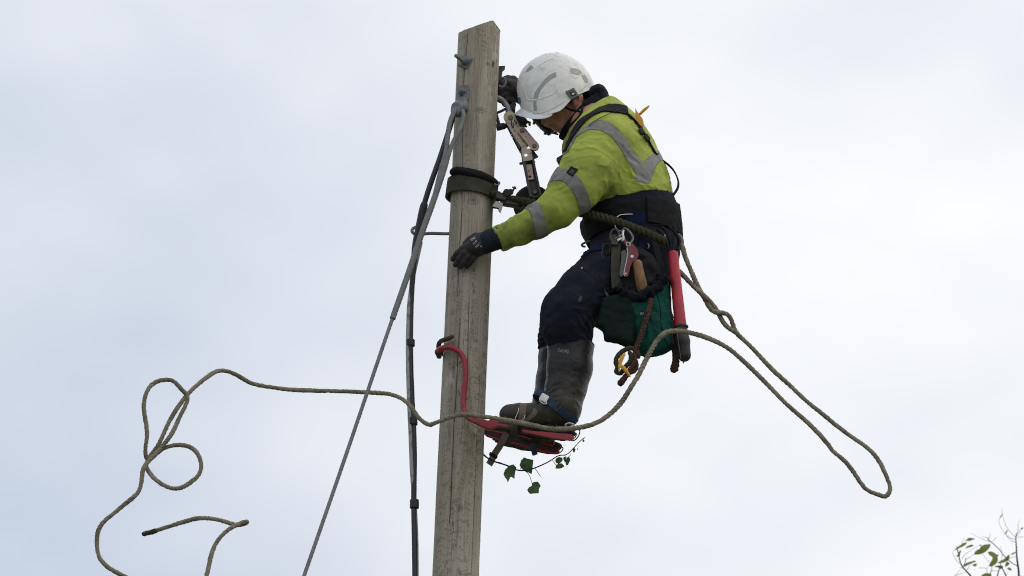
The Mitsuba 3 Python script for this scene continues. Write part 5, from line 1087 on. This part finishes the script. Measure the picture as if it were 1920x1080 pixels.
m_, u_ = tube([(1193, 676, -0.302, 4.8), (1185, 688, -0.305, 5), (1175, 703, -0.303, 5.2), (1167, 714, -0.30, 6.2), (1160, 722, -0.298, 6.4)], 0, 0.002, 15, lobes=3, pitch=0.05, amp=0.14, uvs=True); obj('cord_tail', m_, 'cord_brown', tie, smooth=True, uv=u_)
yc = thing('yellow_clip', 'yellow plastic clip caught in the knotted cord loop below the bag', 'clip')
obj('clip_body', plate([(1163, 668), (1172, 662), (1173, 665), (1167, 678), (1164, 688), (1161, 698), (1159, 694), (1160, 688), (1158.5, 685), (1160.5, 682), (1158.5, 678), (1161, 675)], -0.312, 0.008, [(1168.5, 669, 0.9)]), 'yellow_plastic', yc)
obj('clip_pin', tube([(1164, 685, -0.314, 3.0), (1171, 692, -0.314, 3.6), (1177, 700, -0.314, 3.0), (1182, 707, -0.314, 1.2)], 0, 0.003, 10), 'yellow_plastic', yc, smooth=True)
ys = thing('yellow_clip', 'yellow plastic clip standing up on the harness behind the shoulder', 'clip')
sy = -0.15
obj('clip_body', plate([(1191, 204), (1194, 209), (1199, 216), (1205, 224), (1207, 233), (1205, 239), (1199, 235), (1196, 230), (1190, 226), (1189.5, 222), (1192, 221)], sy, 0.012), 'yellow_plastic', ys)
obj('clip_pin', tube([(1199, 215, sy, 2.6), (1206, 208, sy, 2.8), (1213, 202, sy, 2.4), (1218, 198, sy, 0.9)], 0, 0.003, 10), 'yellow_plastic', ys, smooth=True)

# --- the long hand line
rope = thing('hand_line', 'long beige three strand rope thrown in loops across the pole and hanging from the belt', 'rope')
rA = [(1276, 456, -0.13), (1281, 470, -0.14), (1288, 489, -0.15), (1294, 504, -0.16), (1300, 518, -0.17), (1312, 543, -0.18), (1324, 567, -0.195), (1338, 583, -0.2), (1353, 586, -0.2), (1365, 592, -0.195), (1374, 606, -0.185), (1380, 622, -0.18), (1397, 640, -0.18)]
rB = [(1258, 500, -0.12), (1275, 511, -0.14), (1293, 529, -0.16), (1307, 543, -0.195), (1322, 556, -0.215), (1336, 571, -0.18), (1344, 583, -0.18), (1353, 598, -0.185), (1365, 613, -0.2), (1378, 624, -0.205), (1387, 631, -0.195)]
main = [(1423, 666, -0.19), (1450, 695, -0.20), (1481, 722, -0.21), (1510, 750, -0.22), (1548, 782, -0.23), (1577, 804, -0.24), (1611, 828, -0.25), (1635, 849, -0.26), (1654, 874, -0.27), (1664, 898, -0.28), (1668.5, 918, -0.285), (1661, 931, -0.29), (1645, 927, -0.30), (1625, 917, -0.31), (1606, 893, -0.31), (1582, 864, -0.32), (1563, 846, -0.32), (1552, 832, -0.32), (1515, 794, -0.32), (1481, 763, -0.32), (1447, 729, -0.33), (1418, 700, -0.33), (1385, 669, -0.33), (1360, 650, -0.33), (1327, 633, -0.33), (1298, 625, -0.33), (1269, 621, -0.33), (1252, 622.5, -0.33), (1241, 628, -0.335), (1230, 641, -0.34), (1218, 664, -0.35), (1206, 684, -0.35), (1196, 705, -0.35), (1181, 731, -0.35), (1167, 751, -0.34), (1147, 773, -0.335), (1120, 792, -0.33), (1090, 801.5, -0.32), (1060, 804, -0.31), (1030, 803, -0.30), (1000, 798, -0.29), (960, 790, -0.28), (930, 784, -0.27), (900, 780, -0.26), (866, 778, -0.25), (845, 782, -0.24), (825, 789, -0.23), (811, 795, -0.225), (804, 797, -0.22), (792, 789, -0.21), (780, 776, -0.20), (766, 758, -0.18), (748, 745, -0.14), (727, 738, -0.10), (703, 736, -0.06), (662, 735, -0.05), (621, 733.5, -0.06), (581, 731.5, -0.08), (540, 730, -0.1), (510, 727, -0.12), (471, 718, -0.15), (448, 705, -0.17), (428, 697, -0.19), (411, 696, -0.21), (393, 703, -0.23), (374, 718, -0.25), (354, 738, -0.27), (335, 761, -0.28), (319, 788, -0.29), (304, 819, -0.30), (292, 842, -0.30), (281, 857, -0.30), (274, 871, -0.31)]
m0 = [(277, 881, -0.33), (286, 894, -0.35), (304, 908, -0.37), (331, 915.5, -0.38), (356, 906, -0.38), (373, 888, -0.38), (377, 866, -0.37), (367, 846, -0.36), (346, 836, -0.345), (318, 837, -0.335), (294, 849, -0.325), (278, 862, -0.33), (273, 845, -0.35), (275, 815, -0.37), (272, 780, -0.38), (270, 758, -0.38), (275, 735, -0.37), (288, 719, -0.36), (306, 712, -0.35), (324, 715, -0.345), (339, 728, -0.345), (350, 742, -0.335), (348, 760, -0.33), (337, 783, -0.335), (322, 812, -0.345), (303, 838, -0.35), (285, 858, -0.355), (270, 876, -0.36), (267, 893, -0.36), (262, 915, -0.36), (253, 930, -0.36), (234, 946, -0.36), (214, 961, -0.36), (196, 977, -0.36), (185, 995, -0.36), (181, 1018, -0.36), (187, 1044, -0.36), (203, 1064, -0.36), (228, 1079, -0.36), (262, 1094, -0.36), (310, 1112, -0.36), (355, 1115, -0.355), (379, 1098, -0.35), (388, 1074, -0.34), (396, 1042, -0.33), (408, 1015, -0.32), (427, 994, -0.30), (446, 983, -0.285), (461, 978.5, -0.27), (462.5, 980.5, -0.255), (448, 984, -0.245), (428, 979.5, -0.24), (409, 975, -0.24), (378, 972, -0.24), (347, 977, -0.24), (316, 987, -0.24), (290, 996, -0.24), (268, 1001, -0.24)]
RP = dict(lobes=3, pitch=0.060, amp=0.20, rough=0.0010, uvs=True, loose=0.9)
rad = lambda pts: [(a + 0.7 * math.sin(i * 2.3), b + 0.7 * math.cos(i * 1.7), c, 4.15 + 0.25 * math.sin(i * 1.9) + 0.8 * math.exp(-((a - 1180) / 200) ** 2)) for i, (a, b, c) in enumerate(pts)]
m_, u_ = tube(rad(rA + main + m0), 0, 0.0026, 18, **RP); obj('line', m_, 'rope_fibre', rope, smooth=True, uv=u_)
lineP = spline(PT(rA + main + m0), 0.01)
obj('bound_end', tube([(296, 994, -0.24, 4.2), (288, 996.5, -0.24, 4.6), (278, 999, -0.24, 4.5), (266, 1002, -0.24, 4.0)], 0, 0.003, 14, rough=0.002), 'rope_dark', rope, smooth=True, label='dark bound tip of the loose rope end')
m_, u_ = tube(rad(rB), 0, 0.0026, 18, **RP); obj('tied_back_end', m_, 'rope_fibre', rope, smooth=True, uv=u_)
hairs = []
for q in lineP[rng.integers(2, len(lineP) - 2, 1500)]:
    d = rng.normal(size=3); d /= np.linalg.norm(d); a = q + d * R(3.6); e = a + d * R(rng.uniform(1.5, 4.5)) + rng.normal(size=3) * R(1.5)
    s_ = np.cross(d, rng.normal(size=3)); s_ /= np.linalg.norm(s_); w = R(0.28)
    i0 = len(hairs); hairs.append((a, e, s_ * w, np.cross(d, s_) * w))
hv, hf_ = [], []
for i, (a, e, s1, s2) in enumerate(hairs):
    hv += [a + s1, a - s1 * 0.5 + s2, a - s1 * 0.5 - s2, e]; k = 4 * i; hf_ += [[k, k + 1, k + 3], [k + 1, k + 2, k + 3], [k + 2, k, k + 3]]
obj('loose_fibres', trimesh.Trimesh(hv, hf_, process=False), 'fuzz', rope, smooth=False, kind='stuff')

# ================================================================== plants
def leaf(outline, y, mid, cup=0.006, twist=0.0, thick=0.0006, seed=0):
    """leaf blade: measured outline, midrib from mid[0] to mid[1], cupped along it; a real thin blade with two faces"""
    from scipy.spatial import Delaunay
    o = np.array(outline, float); cl = np.vstack([o, o[:1]])
    g = Polygon(o).buffer(0)
    if g.geom_type != 'Polygon': g = max(g.geoms, key=lambda q: q.area)
    g = g.buffer(0.9).buffer(-0.9); g = g if g.geom_type == 'Polygon' else max(g.geoms, key=lambda q: q.area)
    L = g.exterior.length; bp = [g.exterior.interpolate(t).coords[0] for t in np.linspace(0, L, max(14, int(L / 1.6)), endpoint=False)]
    x0, y0, x1, y1 = g.bounds; gx, gy = np.meshgrid(np.arange(x0, x1, 2.2), np.arange(y0, y1, 2.2)); inn = g.buffer(-1.0)
    q = np.array(bp + [(a, b) for a, b in zip(gx.ravel(), gy.ravel()) if inn.contains(Point(a, b))])
    tri = Delaunay(q).simplices; tri = tri[[g.contains(Point(*c)) for c in q[tri].mean(1)]]
    m0_, m1_ = np.array(mid[0], float), np.array(mid[1], float); d = m1_ - m0_; ln = np.linalg.norm(d); d /= ln
    r = q - m0_; al_ = r @ d; ac = r @ np.array([-d[1], d[0]])
    yy = y + cup * (np.abs(ac) / (ln * 0.35)) ** 1.3 + twist * al_ / ln + 0.003 * np.sin(al_ / ln * 3.1) + 0.002 * (meshkit.noise(np.stack([q[:, 0] * 0.2, q[:, 1] * 0.2, q[:, 0] * 0 + seed], 1), 3) - 0.5)
    return trimesh.Trimesh(P(q[:, 0], q[:, 1], yy), tri, process=False)
ivy = thing('ivy_sprig', 'thin ivy stem with dark green leaves hanging below the boots', 'ivy')
st_ = [(893, 840, 0.075), (904, 849, 0.045), (913, 858, 0.0), (929, 866, -0.01), (951, 873, -0.015), (969, 881, -0.02), (982, 882, -0.02), (998, 879, -0.02), (1018, 871, -0.02), (1033, 863, -0.02), (1049, 854, -0.02), (1060, 853, -0.02), (1073, 843, -0.02), (1084, 831, -0.02), (1097, 820, -0.02)]
obj('stem', tube([(a, b, c, 1.7 - 0.9 * i / 14) for i, (a, b, c) in enumerate(st_)], 0, 0.003, 8), 'ivy_stem', ivy, smooth=True)
for p_ in ([(951, 873, -0.015), (957, 877, -0.02), (962, 880, -0.025)], [(982, 882, -0.02), (991, 889, -0.022), (995, 897, -0.024), (997, 906, -0.025)], [(1003, 878, -0.02), (1010, 888, -0.02), (1014, 894, -0.02)], [(1035, 862, -0.02), (1041, 870, -0.022), (1046, 876, -0.022)], [(1058, 853, -0.02), (1062, 858, -0.02), (1066, 862, -0.02)], [(975, 880, -0.02), (978, 876, -0.02), (984, 872, -0.022)], [(929, 866, -0.01), (940, 868, -0.012), (952, 875, -0.016)], [(1066, 857, -0.02), (1069, 854, -0.02), (1070, 851, -0.02)]):
    obj('leaf_stalk', tube(p_, R(0.55), 0.003, 6), 'ivy_stem', ivy, smooth=True)
C8 = lambda q: [(880 + a / 4.5, 700 + b / 4.5) for a, b in q]
for o, md in (([(288, 850), (300, 815), (325, 790), (345, 774), (372, 769), (398, 795), (388, 828), (384, 850), (381, 892), (362, 878), (348, 872), (336, 900), (322, 922), (318, 900), (300, 878)], [(372, 772), (325, 915)]),
              ([(424, 775), (438, 730), (452, 722), (460, 706), (478, 716), (540, 731), (534, 790), (526, 852), (500, 838), (478, 832), (440, 805)], [(520, 850), (460, 712)]),
              ([(488, 982), (505, 960), (528, 948), (528, 925), (548, 916), (578, 914), (603, 948), (588, 974), (586, 1012), (540, 1014), (515, 1019), (497, 1002)], [(530, 928), (560, 1010)]),
              ([(724, 738), (735, 714), (755, 706), (787, 711), (786, 738), (770, 755), (748, 762), (730, 755)], [(755, 708), (752, 760)]), ([(725, 802), (735, 772), (755, 758), (782, 760), (804, 784), (780, 800), (755, 806)], [(770, 760), (730, 802)]),
              ([(790, 712), (805, 703), (820, 715), (822, 742), (808, 756), (797, 735)], [(800, 706), (808, 752)]), ([(818, 742), (824, 712), (836, 702), (852, 720), (850, 738), (832, 775), (818, 778), (812, 760)], [(836, 706), (820, 775)]),
              ([(872, 640), (884, 626), (896, 640), (892, 658), (882, 672), (874, 660)], [(886, 630), (880, 670)]), ([(952, 566), (962, 556), (972, 566), (968, 580), (958, 578)], [(962, 558), (964, 579)]), ([(908, 634), (913, 630), (918, 644), (913, 650)], [(912, 631), (914, 649)])):
    obj('leaf', leaf(C8(o), -0.028 + rng.uniform(-0.006, 0.006), C8(md), 0.007, rng.uniform(-0.012, 0.012), seed=int(o[0][0])), 'ivy_leaf', ivy, smooth=True)

tree = thing('young_tree', 'thin leafy treetop with bare twigs in the lower right corner', 'tree')
C3 = lambda a, b: (1760 + a / 7.71, 940 + b / 7.71)
TD = 5.0
def twig(pts, r0, r1, y=TD): n = len(pts); return tube([(*C3(a, b), y + 0.01 * math.sin(i * 1.3), 1.05 * (r0 + (r1 - r0) * i / (n - 1))) for i, (a, b) in enumerate(pts)], 0, 0.004, 8)
base = np.array([P(1880, 1300, TD)[0], TD, 0.0])
tz = P(1880, 1300, TD)[2]
tr_pts = np.array([base, base + [0.03, 0.02, 1.6], base + [-0.02, 0, 3.2], base + [0.02, 0.0, tz * 0.8], base + [0, 0, tz - 0.02]])
tq = spline(tr_pts, 0.05); rr_ = np.linspace(0.075, 0.012, len(tq)); t_, n_, b_ = frames(tq); an_ = np.arange(14) * 2 * math.pi / 14
obj('trunk', skin_rings((tq[:, None] + rr_[:, None, None] * (np.cos(an_)[None, :, None] * n_[:, None] + np.sin(an_)[None, :, None] * b_[:, None])).reshape(-1, 3), len(tq), 14), 'twig_bark', tree, smooth=True)
FK = (925, 2770)                                               # fork below the frame
for i, (p_, r0, r1) in enumerate((([FK, (1100, 1700), (1160, 1080), (1146, 930), (1130, 800), (1122, 650), (1116, 560), (1127, 455)], 3.2, 1.0), ([(1150, 935), (1080, 905), (1020, 860), (940, 780), (870, 690), (760, 590), (720, 555), (712, 520)], 1.1, 1.0),
                  ([FK, (760, 1800), (600, 1260), (465, 1078), (360, 965), (320, 900), (295, 800), (270, 690), (262, 650)], 2.6, 0.8), ([FK, (840, 1600), (745, 1080), (755, 1020), (770, 940)], 1.8, 0.7), ([FK, (880, 1700), (850, 1085), (870, 1000), (890, 930), (895, 880)], 2.0, 0.9),
                  ([FK, (1060, 1700), (990, 1120), (950, 1030), (930, 985), (895, 940), (820, 945)], 2.0, 0.8), ([(350, 950), (375, 900), (388, 860), (390, 820)], 0.8, 0.9), ([(300, 800), (310, 740), (320, 705)], 0.7, 0.8), ([FK, (520, 1900), (300, 1300), (240, 1090), (236, 1068)], 2.2, 1.2))):
    obj('branch', twig(p_, r0, r1), 'twig_bark', tree, smooth=True)
fine_tw = [[(1115, 515), (1060, 470), (1000, 400), (950, 300), (925, 190), (910, 110)], [(1110, 545), (1040, 530), (965, 475), (905, 390), (872, 300), (885, 245), (920, 185)], [(1110, 580), (1050, 570), (1000, 520), (960, 470)], [(1125, 480), (1150, 400), (1150, 330), (1180, 260)], [(1130, 500), (1170, 440), (1195, 395), (1234, 390)], [(1140, 520), (1200, 515), (1234, 512)],
           [(755, 590), (700, 570), (620, 540), (560, 510), (460, 460)], [(720, 540), (680, 520), (620, 508)], [(730, 540), (740, 500), (745, 450)], [(770, 585), (800, 560), (830, 520)], [(320, 895), (270, 870), (225, 800), (205, 740), (215, 715)], [(345, 830), (360, 790), (430, 730), (520, 670), (590, 630)], [(400, 840), (460, 800), (520, 765)], [(735, 880), (690, 830), (630, 760)],
           [(890, 920), (905, 850), (918, 770), (895, 670), (882, 640)], [(360, 960), (330, 965), (305, 950)], [(405, 1000), (440, 940), (470, 900), (500, 925)], [(240, 1070), (280, 1030), (305, 980)], [(260, 1070), (330, 1045), (420, 1010)], [(585, 962), (660, 965), (720, 975)], [(760, 1000), (820, 1005), (860, 1000)], [(700, 1030), (695, 980), (720, 930)], [(975, 1065), (1000, 1040)], [(1030, 820), (1080, 805), (1115, 800)], [(335, 610), (350, 570), (370, 530)]]
obj('fine_twigs', cat([twig(p_, 0.55, 0.28) for p_ in fine_tw]), 'twig_bark', tree, smooth=True, kind='stuff')
for o, md in (([(385, 575), (410, 545), (440, 525), (480, 530), (520, 535), (515, 552), (480, 560), (450, 575), (420, 570)], [(385, 575), (520, 540)]), ([(215, 715), (250, 680), (300, 640), (350, 605), (412, 588), (395, 625), (350, 655), (300, 675), (255, 700)], [(220, 712), (410, 590)]),
              ([(380, 685), (415, 645), (470, 625), (512, 632), (490, 650), (440, 668)], [(382, 684), (510, 632)]), ([(512, 770), (520, 730), (560, 700), (590, 690), (610, 650), (660, 625), (748, 615), (748, 650), (720, 690), (680, 730), (630, 758), (570, 770)], [(748, 618), (515, 768)]),
              ([(705, 735), (750, 722), (800, 738), (830, 765), (870, 775), (850, 805), (858, 850), (830, 905), (770, 945), (725, 938), (740, 895), (780, 830), (775, 805), (735, 780)], [(712, 735), (780, 930)]), ([(840, 885), (890, 865), (950, 830), (1000, 780), (1028, 768), (1022, 830), (1000, 860), (940, 885), (880, 897)], [(840, 885), (1025, 772)]),
              ([(960, 920), (975, 880), (1000, 870), (1028, 900), (1000, 930), (962, 950)], [(1000, 870), (965, 945)]), ([(988, 970), (1010, 955), (1040, 960), (1060, 1003), (1030, 1000), (1005, 990)], [(990, 968), (1058, 1002)]), ([(360, 935), (385, 900), (420, 885), (470, 870), (520, 855), (548, 872), (500, 885), (450, 905), (400, 935), (370, 948)], [(362, 940), (546, 870)]),
              ([(485, 930), (515, 900), (570, 902), (540, 920), (546, 948), (515, 938)], [(487, 930), (568, 903)]), ([(250, 800), (275, 770), (300, 720), (326, 700), (318, 740), (295, 790), (270, 803)], [(252, 800), (324, 702)]), ([(610, 1082), (640, 1050), (690, 1036), (740, 1040), (765, 1062), (760, 1095), (640, 1100)], [(612, 1085), (764, 1062)]),
              ([(1045, 775), (1065, 745), (1115, 728), (1135, 732), (1100, 752), (1065, 775)], [(1047, 775), (1133, 732)]), ([(880, 250), (890, 215), (922, 178), (925, 190), (905, 225)], [(881, 249), (924, 180)]), ([(952, 468), (970, 440), (990, 410), (1000, 420), (985, 450), (975, 472)], [(955, 468), (998, 412)]), ([(1180, 405), (1200, 380), (1220, 376), (1222, 395), (1200, 408)], [(1182, 404), (1222, 380)]),
              ([(800, 945), (840, 930), (880, 935), (920, 925), (935, 950), (900, 985), (870, 960)], [(802, 946), (933, 945)]), ([(585, 640), (600, 622), (620, 632), (612, 648)], [(586, 640), (619, 634)])):
    obj('leaf', leaf([C3(*q) for q in o], TD + rng.uniform(-0.03, 0.03), [C3(*q) for q in md], 0.006, rng.uniform(-0.015, 0.015), seed=int(o[0][1])), 'tree_leaf', tree, smooth=True)
